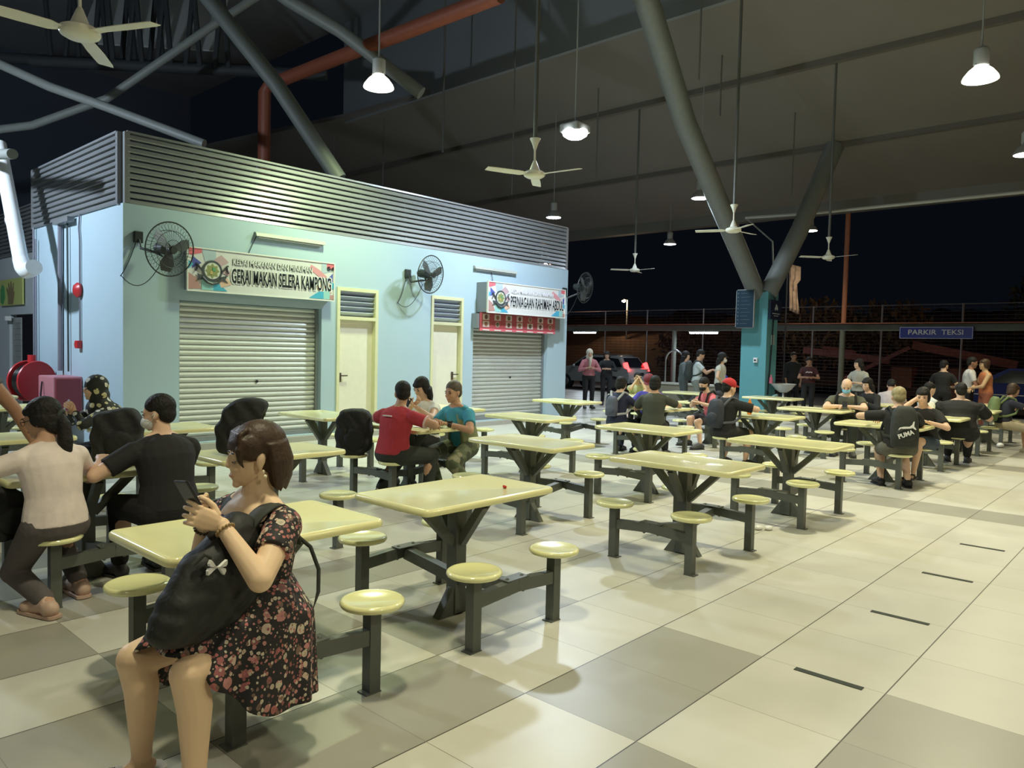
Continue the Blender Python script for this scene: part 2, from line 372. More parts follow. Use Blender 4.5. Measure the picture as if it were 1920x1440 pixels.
# ------------------------------------------------------------------ stall block
def wall_paint(name, col):
    return mat(name, col, .75, var=.04, scale=1.2)
M_blue = wall_paint('pale_blue_wall_paint', (.43, .56, .64))
X0, X1, YW, YB, ZW = 4.05, 13.95, 11.0, 15.0, 3.5
OPEN = [(4.83, 7.24, .1, 2.22), (7.54, 8.42, 0, 2.62), (9.70, 10.56, 0, 2.62), (10.86, 13.25, .1, 2.22)]
mb = MB(); xs = X0
for a, b, z0, z1 in OPEN:
    mb.b2(xs, a, YW, YW+.18, 0, ZW); mb.b2(a, b, YW, YW+.18, z1, ZW)
    if z0 > 0: mb.b2(a, b, YW-.0, YW+.3, 0, z0)
    xs = b
mb.b2(xs, X1, YW, YW+.18, 0, ZW)
struct(mb.obj('wall_front', M_blue))
struct(MB().b2(X0, X0+.18, YW+.18, YB, 0, ZW).obj('wall_side', M_blue))
struct(MB().b2(X1-.18, X1, YW+.18, YB, 0, ZW).obj('wall_right', M_blue))
struct(MB().b2(X0+.18, X1-.18, YB-.18, YB, 0, ZW).obj('wall_rear', M_blue))
struct(MB().b2(X0+.18, X1-.18, YW+.35, YB-.18, 3.3, 3.42).obj('ceiling_stall', mat('plain_grey', (.3, .3, .3), .8)))
struct(MB().b2(X0-.02, X1+.02, YW-.12, YW, 0, .09).obj('trim_12', mat('concrete_plinth', (.4, .39, .35), .8)))
# louvre screens
M_louv = mat('grey_aluminium_louvre', (.27, .28, .29), .35, .35, var=.05)
def louvre(name, label, p, q, n, out, z0=3.5, z1=4.47, corner=True, gaps=None):
    t = thing(name, label, 'louvre screen', (p[0], p[1], 0))
    p, q = Vector((p[0], p[1], 0)), Vector((q[0], q[1], 0)); d = (q-p); L = d.length; d.normalize(); o = Vector((out[0], out[1], 0))
    h = (z1-z0)/n; org = p.copy()
    for k in range(n):
        z = z0+h*k; mbl = MB()
        poly = [(0, 0), (.055, .0), (.060, .010), (.034, h*.74), (.020, h*.80), (.0, h*.80)]
        mbl.prism(poly, p-org+Vector((0, 0, z)), o, (0, 0, 1), d, L)
        mbl.obj('louvre_slat', M_louv, t)
    for k in range(1, int(L/1.0)): m = MB(); m.box(p-org+d*k*1.0-o*.03+Vector((0, 0, (z0+z1)/2)), (.05, .05, z1-z0)); m.obj('mullion', M_louv, t)
    m = MB(); m.bar(p-org+o*.01+Vector((0, 0, z1+.01)), q-org+o*.01+Vector((0, 0, z1+.01)), .10, .03); m.obj('top_rail', M_louv, t)
    for e, nm in ((p, 'corner_post'), (q, 'end_post')):
        m = MB(); m.box(e-org+o*.02+Vector((0, 0, (z0+z1)/2)), (.07, .07, z1-z0+.02)); m.obj(nm, M_louv, t)
    return t
louvre('louvre_screen', 'long grey horizontal louvre screen on top of the stall front wall', (X0+.06, YW+.06), (X1-.05, YW+.06), 11, (0, -1))
louvre('louvre_screen', 'shorter grey louvre screen above the bright side wall', (X0+.02, YW+.14), (X0+.02, YB-.05), 11, (-1, 0))
louvre('louvre_screen', 'far grey louvre screen at the left edge above the poster wall', (5.03, YB+.1), (5.03, 30), 11, (-1, 0))
struct(MB().b2(X0+.02, 5.03, YB-.02, YB+.0, 0, 4.4).obj('wall_return', M_blue))
# far left wall with doorway
mb = MB(); mb.b2(5.05, 5.2, YB, 18.7, 0, 3.5); mb.b2(5.05, 5.2, 20.55, 31, 0, 3.5); mb.b2(5.05, 5.2, 18.7, 20.55, 2.15, 3.5)
struct(mb.obj('wall_far_left', wall_paint('grey_white_wall_paint', (.55, .6, .62))))
struct(MB().b2(6.6, 6.7, 17, 23, 0, 3).obj('wall_inner', MATS['plain_grey']))
t = thing('roller_shutter', 'grey half seen shutter in the far left doorway', 'shutter', (5.12, 20.2, 0))
m = MB()
for k in range(16): m.box((0, 0, .07+.13*k), (.03, .66, .125))
m.obj('slat', mat('shutter_grey', (.42, .44, .42), .45, .2), t)
t = thing('poster', 'yellow green poster showing a hand above the far left doorway', 'poster', (5.0, 20.15, 2.66))
MB().box((0, 0, 0), (.03, 1.78, .6)).obj('board', mat('poster_yellow', (.55, .6, .2), .5), t)
m = MB(); Mx = Matrix(((0, 0, -1), (-1, 0, 0), (0, 1, 0)))
m.prism([(-.12, -.28), (.12, -.28), (.2, -.02), (.15, .02), (.17, .2), (.12, .2), (.08, .03), (.05, .24), (.0, .24), (-.01, .03), (-.07, .22), (-.12, .2), (-.08, .02), (-.17, .12), (-.21, .08), (-.13, -.1)], (-.016, .0, 0), (0, -1.6, 0), (0, 0, 1), (-1, 0, 0), .006)
m.obj('printed_hand', mat('hand_print', (.25, .2, .1), .6), t)
m = MB(); m.prism([(-.2, -.2), (0, -.26), (.18, -.1), (.14, .15), (-.05, .22), (-.2, .1)], (-.016, .62, -.02), (0, -1, 0), (0, 0, 1), (-1, 0, 0), .006)
m.obj('printed_patch', mat('green_print', (.1, .35, .12), .6), t)
tag(MB().box((4.98, 20.4, 2.06), (.12, .12, .1)).obj('security_camera', M_white), 'small white camera box beside the far left doorway', 'camera')

# roller shutters
M_sh = mat('galvanised_shutter', (.58, .59, .55), .38, .35, var=.05)
for (a, b, z0, z1), lab in ((OPEN[0], 'wide closed roller shutter under the first stall sign'), (OPEN[3], 'closed roller shutter under the second stall sign with menu strip')):
    t = thing('roller_shutter', lab, 'shutter', ((a+b)/2, YW+.16, 0), 0, None)
    n = 26; h = (z1-z0)/n; m = MB(); W = b-a-.02
    for k in range(n):
        z = z0+k*h
        m.prism([(0, 0), (-.018, h*.18), (-.028, h*.5), (-.018, h*.82), (0, h*.97), (.01, h*.97), (.01, 0)], (-W/2, 0, z), (0, 1, 0), (0, 0, 1), (1, 0, 0), W)
    m.obj('curtain', M_sh, t)
    m = MB(); m.box((-W/2+.0, -.02, (z0+z1)/2), (.07, .09, z1-z0)); m.obj('guide_rail', M_louv, t)
    m = MB(); m.box((W/2-.0, -.02, (z0+z1)/2), (.07, .09, z1-z0)); m.obj('guide_rail', M_louv, t)
    m = MB(); m.box((0, -.02, z0+.035), (W-.1, .05, .07)); m.obj('bottom_bar', M_louv, t)
    m = MB(); m.cone((.1, -.04, 1.0), .02, (.1, -.02, 1.0), .02, 10); m.obj('keyhole', M_blackpl, t)
# doors
M_cr = mat('cream_frame', (.72, .70, .45), .5); M_leaf = mat('cream_door_leaf', (.80, .76, .62), .5)
for k, ((a, b, z0, z1), hx) in enumerate(((OPEN[1], .1), (OPEN[2], .62))):
    d = struct(thing('door_%d' % (k+1), None, None, ((a+b)/2, YW+.06, 0)))
    W = b-a; m = MB()
    m.b2(-W/2, -W/2+.06, -.08, .08, 0, 2.62); m.b2(W/2-.06, W/2, -.08, .08, 0, 2.62); m.b2(-W/2+.06, W/2-.06, -.079, .079, 2.56, 2.62); m.b2(-W/2+.06, W/2-.06, -.079, .079, 2.06, 2.12)
    m.obj('door_frame', M_cr, d)
    m = MB(); m.b2(-W/2+.06, W/2-.06, .02, .06, .01, 2.06); m.obj('leaf', M_leaf, d)
    m = MB()
    for j in range(5): m.box((0, 0, 2.17+.09*j), (W-.12, .10, .012), Euler((R(-38), 0, 0)).to_matrix())
    m.obj('louvre_vent', mat('glass_louvre', (.45, .5, .6), .3), d)
    m = MB(); m.b2(-W/2+.06, W/2-.06, .07, .09, 2.12, 2.57); m.obj('vent_backing', mat('dark_vent', (.05, .05, .07), .8), d)
    m = MB(); m.box((-W/2+hx+.03, .005, 1.05), (.04, .02, .16)); m.bar((-W/2+hx+.03, -.03, 1.08), (-W/2+hx+.16, -.03, 1.08), .02); m.cone((-W/2+hx+.03, .01, 1.08), .012, (-W/2+hx+.03, -.035, 1.08), .012, 8)
    m.obj('door_handle', mat('dark_bronze', (.12, .09, .07), .4, .5), d)
# signs
CP = dict(pink=(.75, .18, .22), blue=(.10, .12, .42), cyan=(.08, .42, .62), peach=(.75, .50, .38), mauve=(.55, .38, .42), brown=(.50, .28, .26), aqua=(.32, .62, .60), grey=(.45, .55, .62), rose=(.70, .32, .36))
def quad(m, pts, o, th=.003): m.prism(pts, o, (1, 0, 0), (0, 0, 1), (0, -1, 0), th)
def crest(root, cx, cz, r, y):
    e = thing('crest', None, None); e.parent = root
    bpy.data.objects.remove(e)
    m = MB(); m.cone((cx, y, cz), r, (cx, y-.004, cz), r, 32)
    o = m.obj('crest', mat('crest_dark', (.06, .07, .08), .5), root)
    m = MB(); m.cone((cx, y-.004, cz), r*.78, (cx, y-.006, cz), r*.78, 32); m.obj('crest_disc', mat('crest_pale', (.62, .64, .55), .5), o)
    star = []
    for k in range(16):
        a = math.pi*k/8; rr = r*(.72 if k % 2 == 0 else .5); star.append((rr*math.cos(a), rr*math.sin(a)))
    m = MB(); quad(m, star, (cx, y-.006, cz)); m.obj('crest_star', mat('crest_olive', (.28, .30, .12), .5), o)
    m = MB(); quad(m, [(0, 0), (r*.34, 0), (r*.2, r*.3), (0, r*.36)], (cx, y-.010, cz)); m.obj('crest_emblem', mat('crest_green', (.10, .35, .18), .5), o)
    m = MB(); quad(m, [(-.3*r, -.3*r), (0, -.36*r), (0, 0), (-.2*r, 0)], (cx, y-.010, cz)); m.obj('crest_emblem', mat('crest_gold', (.55, .42, .15), .5), o)
    m = MB()
    for s in (-1, 1):
        m.tube([(cx+s*r*.95, y-.006, cz+r*.0), (cx+s*r*1.25, y-.006, cz+r*.25), (cx+s*r*1.45, y-.006, cz+r*.55), (cx+s*r*1.6, y-.006, cz+r*.6)], r*.09, 5)
        m.tube([(cx+s*r*1.45, y-.006, cz+r*.5), (cx+s*r*1.5, y-.006, cz+r*.1), (cx+s*r*1.65, y-.006, cz-r*.1)], r*.08, 5)
        quad(m, [(s*r*.7, -r*.55), (s*r*1.5, -r*.35), (s*r*1.3, -r*.75), (s*r*1.6, -r*1.05), (s*r*.9, -r*.85)], (cx, y-.001, cz), .006)
    m.tube([(cx-r*1.0, y-.008, cz-r*.65), (cx-r*.5, y-.008, cz-r*1.1), (cx, y-.008, cz-r*1.25), (cx+r*.5, y-.008, cz-r*1.1), (cx+r*1.0, y-.008, cz-r*.65)], r*.13, 6)
    m.obj('crest_ribbon', MATS['crest_dark'], o)
def sign(a, b, z0, z1, label, l1, l2, rt, dep=.26, l1m=None, base=(.70, .70, .70)):
    t = thing('stall_sign', label, 'sign', (a, YW-dep, z0)); W, Hh = b-a, z1-z0
    MB().b2(0, W, .02, dep-.005, 0, Hh).obj('sign_box', M_louv, t)
    MB().b2(0, W, 0, .02, 0, Hh).obj('sign_face', mat('sign_face_white', base, .3, var=.01), t)
    m = MB(); m.b2(-.015, W+.015, -.012, .03, Hh-.0, Hh+.018); m.b2(-.015, W+.015, -.012, .03, -.018, 0); m.b2(-.018, 0, -.012, .03, 0, Hh); m.b2(W, W+.018, -.012, .03, 0, Hh)
    m.obj('sign_frame', M_white, t)
    L = [('pink', [(0, 1), (.21, 1), (.2, .9), (.04, .83), (0, .85)]), ('grey', [(.2, 1), (.42, 1), (.42, .75), (.25, .7)]), ('blue', [(.06, .82), (.2, .66), (.06, .52)]), ('cyan', [(0, .7), (.08, .62), (0, .48)]),
         ('mauve', [(.38, .76), (.5, .9), (.62, .74), (.5, .62)]), ('brown', [(0, .42), (.12, .3), (.2, .05), (0, .02)]), ('aqua', [(.2, .3), (.38, .3), (.38, .02), (.2, .02)]), ('cyan', [(.38, .2), (.46, .2), (.6, .02), (.38, .02)]),
         ('peach', [(.42, .4), (.6, .34), (.66, .2), (.5, .1)]), ('mauve', [(.55, .6), (.66, .5), (.62, .4), (.5, .48)])]
    Rr = [('pink', [(0, 1), (.14, 1), (.14, .86), (0, .88)]), ('grey', [(-.1, 1), (0, 1), (0, .84), (.12, .8), (-.1, .7)]), ('rose', [(-.3, .92), (-.16, .82), (.02, .62), (-.12, .58), (-.34, .8)]), ('blue', [(0, .55), (.12, .74), (.12, .5), (.02, .48)]),
          ('cyan', [(.08, .5), (.14, .46), (.14, .3), (.06, .34)]), ('peach', [(-.2, .34), (.06, .46), (.1, .2), (-.1, .12)]), ('cyan', [(-.34, .02), (-.14, .22), (-.06, .22), (-.06, .02)]), ('aqua', [(-.06, .02), (-.06, .3), (.06, .3), (.06, .02)]), ('brown', [(.06, .02), (.06, .14), (.14, .14), (.14, .02)])]
    for k, pl in enumerate(L): m = MB(); quad(m, [(x*1.0, z*Hh) for x, z in pl[1]], (0, -.0005*k, 0)); m.obj('colour_patch', mat('patch_'+pl[0], CP[pl[0]], .4), t)
    for k, pl in enumerate(Rr): m = MB(); quad(m, [(W-.14+x*1.0, z*Hh) for x, z in pl[1]], (0, -.0005*k, 0)); m.obj('colour_patch', mat('patch_'+pl[0], CP[pl[0]], .4), t)
    crest(t, .36, .3, .155, -.008)
    rot = (R(90), 0, 0)
    xm = (.66+W-.06)/2; tw = W-.06-.66
    wh = mat('sign_white', (.85, .85, .85), .4); dkm = mat('sign_black', (.012, .018, .025), .4)
    for (s, mm, z, size, target, off, y) in ((l2, wh, .40*Hh, .30, tw*1.02, .020, -.0075), (l2, dkm, .40*Hh, .30, tw, .006, -.0105), (l1, mat('outline_grey%d' % (1 if l1m else 0), l1m or (.12, .14, .14), .5), .76*Hh, .125, tw*.78, .005, -.0075), (l1, wh, .76*Hh, .125, tw*.78, .0, -.0105)):
        o = text('lettering', s, mm, t, (0, 0, 0), rot, size, 1., 'LEFT', off, .001)
        wd = max(v.co.x for v in o.data.vertices)-min(v.co.x for v in o.data.vertices); sx = target/wd
        o.scale = (sx, 1, 1)
        x0 = .66 - (.012 if target > tw else 0)
        if s == l1: x0 = .68
        o.location = (x0, y, z)
    if rt: text('lettering', rt, dkm, t, (W-.14, -.012, .86*Hh), rot, .085, 1., 'LEFT', .003)
    return t
sign(4.9, 7.39, 2.37, 2.98, 'white stall sign with round crest reading GERAI MAKAN SELERA KAMPONG', 'KEDAI MAKANAN DAN MINUMAN', 'GERAI MAKAN SELERA KAMPONG', 'G-4', .12)
sign(10.93, 13.42, 2.362, 2.97, 'white stall sign with round crest reading PERNIAGAAN RAHIMAH ABDUL', 'KEDAI MAKANAN DAN MINUMAN', 'PERNIAGAAN RAHIMAH ABDUL', None, .34, (.55, .52, .62), (.78, .80, .84))
# second box behind and red menu strip
t = thing('menu_board', 'dark red strip of food pictures hanging under the second stall sign', 'menu board', (10.86, YW-.17, 2.03))
MB().b2(-.06, 2.62, .0, .165, .0, .30).obj('board', M_louv, t)
MB().b2(.0, 2.42, -.02, .0, -.0, .32).obj('menu_strip', mat('menu_red', (.38, .07, .08), .4), t)
MB().b2(.0, 2.42, -.024, -.0, -.05, .0).obj('price_strip', mat('menu_pink', (.72, .16, .2), .4), t)
for k in range(7):
    for j in range(2):
        x = .17+k*.345; z = .235-.145*j
        m = MB()
        if (k*2+j) % 5 in (3,): m.cone((x, -.02, z), .06, (x, -.026, z), .06, 20)
        else: m.box((x, -.023, z), (.19, .006, .125))
        o = m.obj('picture', mat('picture_pale', (.55, .42, .38), .5), t)
        m = MB(); m.cone((x, -.026, z), .048, (x, -.03, z), .045, 18); m.obj('dish', mat('dish_%d' % ((k+j) % 3), [(.12, .05, .04), (.22, .11, .06), (.10, .08, .05)][(k+j) % 3], .4), o)
    MB().b2(x-.1, x+.1, -.03, -.0, -.04, -.02).obj('price_label', M_white, t)
# light fittings (unlit battens) above the signs
for x0, x1, z, lab in ((6.0, 7.26, 3.29, 'unlit batten light fitting above the first stall sign'), (10.82, 12.1, 3.24, 'unlit batten light fitting above the second stall sign')):
    t = thing('batten_light', lab, 'light fitting', (x0, YW-.005, z))
    m = MB(); m.prism([(0, 0), (0, .07), (-.05, .05), (-.07, .0)], (0, 0, 0), (0, 1, 0), (0, 0, 1), (1, 0, 0), x1-x0); m.obj('housing', mat('batten_grey', (.4, .42, .38), .5), t)
    MB().tube([(.05, -.035, -.012), (x1-x0-.05, -.035, -.012)], .013, 8).obj('tube', mat('tube_off', (.6, .6, .6), .3), t)
    MB().tube([(.02 if z > 3.26 else .5, -.02, 0), (-.05 if z > 3.26 else .55, -.02, -.15), (-.12 if z > 3.26 else .56, -.03, -.3)], .006, 5).obj('cable', M_blackpl, t)
def hang(a, b, sag, n=10):
    a, b = Vector(a), Vector(b); return [a.lerp(b, i/n)-Vector((0, 0, sag*4*(i/n)*(1-i/n))) for i in range(n+1)]
# wall fans
M_fan = mat('fan_dark_metal', (.03, .035, .035), .45)
def wall_fan(mx, mz, cx, cy, cz, az, label, rad=.35):
    t = thing('wall_fan', label, 'wall fan', (mx, YW, mz))
    c = Vector((cx-mx, cy-YW, cz-mz)); n = Vector((math.cos(R(az)), math.sin(R(az)), -.12)).normalized()
    a = Vector((0, 0, 1)); x = a.cross(n).normalized(); y = n.cross(x)
    MB().box((0, -.03, 0), (.12, .06, .16)).obj('wall_bracket', M_fan, t, bevel=.01)
    MB().tube([(0, -.05, -.04), (.0, -.12, -.16), c*.55+Vector((0, -.02, -.12)), c-n*.12+Vector((0, 0, -.12)), c-n*.14], .02, 8).obj('arm', M_fan, t, True)
    m = MB(); m.cone(c-n*.26, .075, c-n*.08, .085, 18); m.ell(c-n*.26, (.07, .07, .07), None, 10, 8); m.obj('motor', M_fan, t, True)
    m = MB()
    m.ring(c, rad, .010, n, 40, 6); m.ring(c+n*.075, rad*.35, .004, n, 24, 4); m.ring(c+n*.06, rad*.68, .004, n, 32, 4); m.ring(c-n*.05, rad*.7, .004, n, 32, 4)
    for k in range(40):
        u0 = 2*math.pi*k/40; d0 = x*math.cos(u0)+y*math.sin(u0); d1 = x*math.cos(u0+.25)+y*math.sin(u0+.25)
        m.tube([c+n*.085+d0*.05, c+n*.075+d0*(rad*.4), c+n*.05+d1*(rad*.8), c+d1*rad], .0022, 3, False)
        m.tube([c-n*.085+d0*.08, c-n*.07+d0*(rad*.5), c-n*.04+d1*(rad*.85), c+d1*rad], .0022, 3, False)
    m.cone(c+n*.08, .06, c+n*.095, .05, 16)
    m.obj('cage', M_fan, t)
    m = MB()
    for k in range(3):
        u0 = 2.1*k+.4; d = x*math.cos(u0)+y*math.sin(u0); e = x*math.cos(u0+1.57)+y*math.sin(u0+1.57)
        m.loft([[c+d*.04-e*.03-n*.01, c+d*.04+e*.03+n*.02, c+d*.04+e*.03+n*.024, c+d*.04-e*.03-n*.006],
                [c+d*.2-e*.10-n*.03, c+d*.2+e*.08+n*.03, c+d*.2+e*.08+n*.034, c+d*.2-e*.10-n*.026],
                [c+d*.31-e*.07-n*.02, c+d*.31+e*.05+n*.02, c+d*.31+e*.05+n*.024, c+d*.31-e*.07-n*.016]])
    m.cone(c-n*.03, .04, c+n*.04, .035, 14); m.obj('fan_blades', mat('fan_blade_grey', (.09, .1, .1), .4), t)
    MB().tube(hang(c-n*.2+Vector((0, 0, -.2)), (-.22, -.012, -.55), .22)+hang((-.23, -.012, -.56), (-.02, -.012, -.06), .05), .006, 5).obj('cable', M_fan, t)
    return t
wall_fan(4.24, 3.05, 4.50, 10.55, 2.88, 282, 'big dark wall fan at the left corner beside the first stall sign', .37)
wall_fan(9.08, 2.98, 9.34, 10.62, 2.97, 277, 'dark wall fan in the middle of the wall between the two cream doors')
wall_fan(13.80, 3.0, 14.03, 10.55, 3.08, 277, 'dark wall fan at the right end sticking out past the wall corner')
# side wall services
XW = X0
t = thing('conduit_set', 'thick and thin conduits running down the side wall from a box below the louvres', 'conduit', (XW-.01, 13.38, 0))
MB().tube([(-.04, .05, 3.45), (-.04, .08, 1.10)], .035, 8).obj('thick_pipe', mat('conduit_grey', (.2, .2, .24), .5), t, True)
MB().tube([(-.03, -.25, 3.5), (-.03, -.28, 1.10)], .014, 6).obj('thin_pipe', mat('conduit_dark', (.06, .08, .08), .5), t)
MB().box((-.07, -.2, 3.45), (.1, .7, .07)).obj('tray', M_louv, t)
t = thing('alarm_conduit', 'thin conduit with red fire bell and red call point on the side wall', 'fire alarm', (XW, 12.62, 0))
MB().tube([(-.025, .0, 3.5), (-.025, .04, 3.3), (-.025, .0, 3.1), (-.025, .0, 1.55)], .013, 6).obj('conduit', MATS['conduit_grey'], t)
MB().lathe([(.11, 0), (.115, .03), (.08, .07), (0, .085)], (-.02, .04, 2.36), Euler((0, R(-90), 0)).to_matrix(), 20).obj('fire_bell', M_red, t, True)
MB().box((-.04, .03, 1.53), (.07, .12, .12)).obj('call_point', M_red, t, bevel=.01)
MB().box((-.046, .10, 1.53), (.07, .02, .06)).obj('label_plate', M_white, t)
t = thing('corner_pipes', 'pair of thin pipes with valve on the far left end of the side wall', 'pipe', (XW, 14.8, 0))
MB().tube([(-.05, 0, 3.5), (-.05, 0, .2)], .016, 6).obj('pipe', MATS['conduit_grey'], t)
MB().tube([(-.05, -.12, 3.3), (-.05, -.12, .2)], .016, 6).obj('pipe', MATS['conduit_grey'], t)
m = MB(); m.ell((-.09, -.05, 1.15), (.07, .1, .09)); m.ell((-.1, -.2, .98), (.07, .11, .08)); m.tube([(-.1, -.2, 1), (-.12, -.3, .6), (-.1, -.2, .3)], .03, 6); m.obj('valve', mat('valve_blue_grey', (.16, .26, .32), .4), t, True)
MB().box((-.1, .0, .72), (.16, .22, .18)).obj('cover', mat('blue_cover', (.12, .2, .4), .6), t, bevel=.02)
# hose reel
t = thing('fire_hose_reel', 'red fire hose reel with black hose on the side wall', 'hose reel', (XW-.06, 13.85, .92))
def disc(m, x, r, th, y=0, z=0): m.cone((x, y, z), r, (x-th, y, z), r, 36)
ax = Vector((-.35, 1, 0)).normalized()
for s, nm in ((.12, 'reel_disc'), (-.12, 'reel_disc')):
    c = Vector((-.28, 0, 0))+ax*s; m = MB(); m.cone(c-ax*.012, .31, c+ax*.012, .31, 36); m.ring(c, .31, .02, ax, 36, 6); m.obj(nm, M_red, t, True)
m = MB()
for k in range(5): m.ring(Vector((-.28, 0, 0))+ax*(-.08+.04*k), .25, .024, ax, 30, 8)
m.obj('hose', mat('black_hose', (.015, .015, .015), .25), t, True)
c = Vector((-.28, 0, 0))+ax*.14; m = MB(); m.cone(c-ax*.01, .07, c+ax*.03, .06, 16); m.obj('hub', M_white, t, True)
m = MB(); m.cone((-.28, -.0, .3), .06, (-.28, 0, .42), .06, 14); m.obj('bell_cap', M_red, t, True)
m = MB(); m.bar((0, 0, 0), (-.3, 0, 0), .08, .05); m.obj('wall_bracket', M_red, t)
t = thing('hose_cabinet', 'dull red metal box on the side wall to the right of the hose reel', 'cabinet', (XW-.2, 12.95, .45))
MB().box((0, 0, .28), (.4, .72, .62)).obj('body', mat('dull_pink_red', (.55, .22, .26), .4), t, bevel=.02)
MB().box((.0, -.37, .28), (.34, .02, .56)).obj('door', mat('maroon_panel', (.30, .05, .07), .4), t, bevel=.008)
MB().tube([(-.22, .1, .5), (-.25, .06, .3), (-.22, .12, .1)], .012, 6).obj('latch', M_blackpl, t)
# white downpipe
t = thing('white_downpipe', 'bright white plastic pipe with elbow hanging down at the left edge', 'pipe', (3.45, 13.4, 0))
MB().tube([(0, 1.15, 4.75), (.0, .35, 3.4), (0, -.0, 2.80)], .105, 20).obj('pipe', mat('white_pvc', (.85, .87, .88), .35), t, True)
MB().tube([(0, .0, 2.81), (0, -.10, 2.68), (0, -.25, 2.62), (0, -.5, 2.63), (0, -.66, 2.66)], .112, 20).obj('elbow', MATS['white_pvc'], t, True)
MB().tube([(0, .40, 3.47), (0, .36, 3.40)], .112, 20).obj('joint_collar', MATS['white_pvc'], t, True)
tag(MB().tube([(3.0, 15.5, 4.62), (3.0, 12.0, 4.1)], .07, 14).obj('grey_pipe', M_tube, None, True), 'short grey horizontal pipe at the left edge above the white pipe', 'pipe')

# ------------------------------------------------------------------ ceiling fans
M_fw = mat('fan_cream', (.72, .70, .58), .35)
def ceiling_fan(x, y, z, rot, label, sz=1.0):
    t = thing('ceiling_fan', label, 'ceiling fan', (x, y, z), rot, 'three blade ceiling fans')
    MB().lathe([(0, -.045), (.1, -.04), (.135, -.02), (.145, .0), (.14, .03), (.10, .05), (.05, .07), (0, .07)], n=28).obj('motor_housing', M_fw, t, True)
    MB().lathe([(.075, .05), (.055, .10), (.028, .17), (.018, .19), (0, .19)], n=20).obj('lower_canopy', M_fw, t, True)
    MB().tube([(0, 0, .18), (0, 0, .36)], .013, 8).obj('down_rod', M_fw, t)
    MB().lathe([(.015, .33), (.045, .42), (.072, .47), (.072, .48), (0, .48)], n=20).obj('upper_canopy', M_fw, t, True)
    MB().tube([(0, 0, .48), (0, 0, roof_z(x, y)-z-.01)], .028, 8).obj('drop_pipe', mat('drop_pipe_grey', (.12, .125, .11), .5), t)
    for k in range(3):
        a = 2*math.pi*k/3; d = Vector((math.cos(a), math.sin(a), 0)); e = Vector((-math.sin(a), math.cos(a), 0)); rs = []
        for rr, wv, tw in ((.13, .045, .0), (.2, .06, .012), (.4, .068, .012), (.66, .062, .010), (.70, .055, .010)):
            c = d*rr*sz
            rs.append([c-e*wv-Vector((0, 0, tw)), c+e*wv+Vector((0, 0, tw)), c+e*wv+Vector((0, 0, tw+.006)), c-e*wv+Vector((0, 0, -tw+.006))])
        MB().loft(rs).obj('blade', M_fw, t)
    return t
ceiling_fan(2.06, 6.44, 3.95, R(56), 'big cream ceiling fan with still blades in the upper left corner')
ceiling_fan(7.674, 6.67, 3.95, R(38), 'cream ceiling fan in the middle above the louvre screen, near the blue white flood lamp')
ceiling_fan(13.318, 6.569, 3.95, R(112), 'cream ceiling fan just left of the fork of the slanting struts')
ceiling_fan(18.234, 11.968, 3.95, R(20), 'small far ceiling fan on a long rod right of the stall block')
ceiling_fan(18.159, 6.531, 3.95, R(18), 'small far ceiling fan to the right of the teal column')

# ------------------------------------------------------------------ canteen tables (one bolted unit each)
def rslab(m, hx, hy, z0, z1, r, lip=.012):
    def rect(dx, z, rr):
        pts = []
        for cx, cy, a0 in ((hx-r, hy-r, 0), (-hx+r, hy-r, 90), (-hx+r, -hy+r, 180), (hx-r, -hy+r, 270)):
            for k in range(5):
                a = R(a0+22.5*k); pts.append((cx+(r-dx)*math.cos(a), cy+(r-dx)*math.sin(a), z))
        return pts
    m.loft([rect(.02, z0, 0), rect(.004, z0+.006, 0), rect(0, (z0+z1)/2, 0), rect(.004, z1-.006, 0), rect(.012, z1, 0), rect(.022, z1, 0), rect(.034, z1-.003, 0)])
def make_table():
    t = thing('canteen_table', 'x', 'table')
    m = MB(); rslab(m, .535, .33, .708, .75, .05); m.obj('tabletop', M_top, t, True)
    m = MB(); m.box((0, 0, .698), (.92, .06, .02)); m.box((0, 0, .698), (.06, .5, .02)); m.obj('top_bracket', M_steel, t)
    m = MB()
    m.box((0, 0, .355), (.085, .085, .69))
    for s in (-1, 1): m.prism([(s*.04, .0), (s*.16, .0), (s*.04, .17)], (0, -.03, 0), (1, 0, 0), (0, 0, 1), (0, 1, 0), .06)
    m.obj('pedestal', M_steel, t, bevel=.004)
    for s in (-1, 1): m = MB(); m.bar((s*.04, 0, .44), (s*.30, 0, .69), .05, .05, (0, 1, 0)); m.obj('brace', M_steel, t)
    for s in (-1, 1): m = MB(); m.bar((0, s*.04, .44), (0, s*.22, .69), .05, .05, (1, 0, 0)); m.obj('brace', M_steel, t)
    for s in (-1, 1):
        m = MB(); m.bar((0, s*.03, .22), (0, s*.46, .275), .07, .06, (1, 0, 0)); m.obj('link_arm', M_steel, t)
        m = MB(); m.bar((-.333, s*.488, .262), (0, s*.488, .285), .05, .07); m.bar((0, s*.488, .285), (.333, s*.488, .262), .05, .07)
        m.obj('cross_bar', M_steel, t)
        m = MB(); m.box((0, s*.47, .32), (.18, .08, .006))
        for a in (-.06, .06): m.ell((a, s*.475, .322), (.012, .012, .010), None, 8, 5); m.ell((a, s*.488, .245), (.014, .014, .014), None, 8, 5)
        m.obj('bolt_plate', M_steel, t)
        for q in (-1, 1):
            m = MB(); m.box((q*.333, s*.488, .20), (.06, .06, .40)); m.box((q*.333-.01, s*.488, .003), (.085, .07, .006)); m.box((q*.333, s*.488, .398), (.14, .14, .006)); m.obj('stool_post', M_steel, t)
            m = MB(); m.lathe([(0, .402), (.125, .402), (.143, .408), (.150, .420), (.147, .431), (.138, .437), (.128, .436), (.112, .431), (0, .430)], (q*.333, s*.488, 0), n=36); m.obj('stool_seat', M_seat, t, 2)
    return t
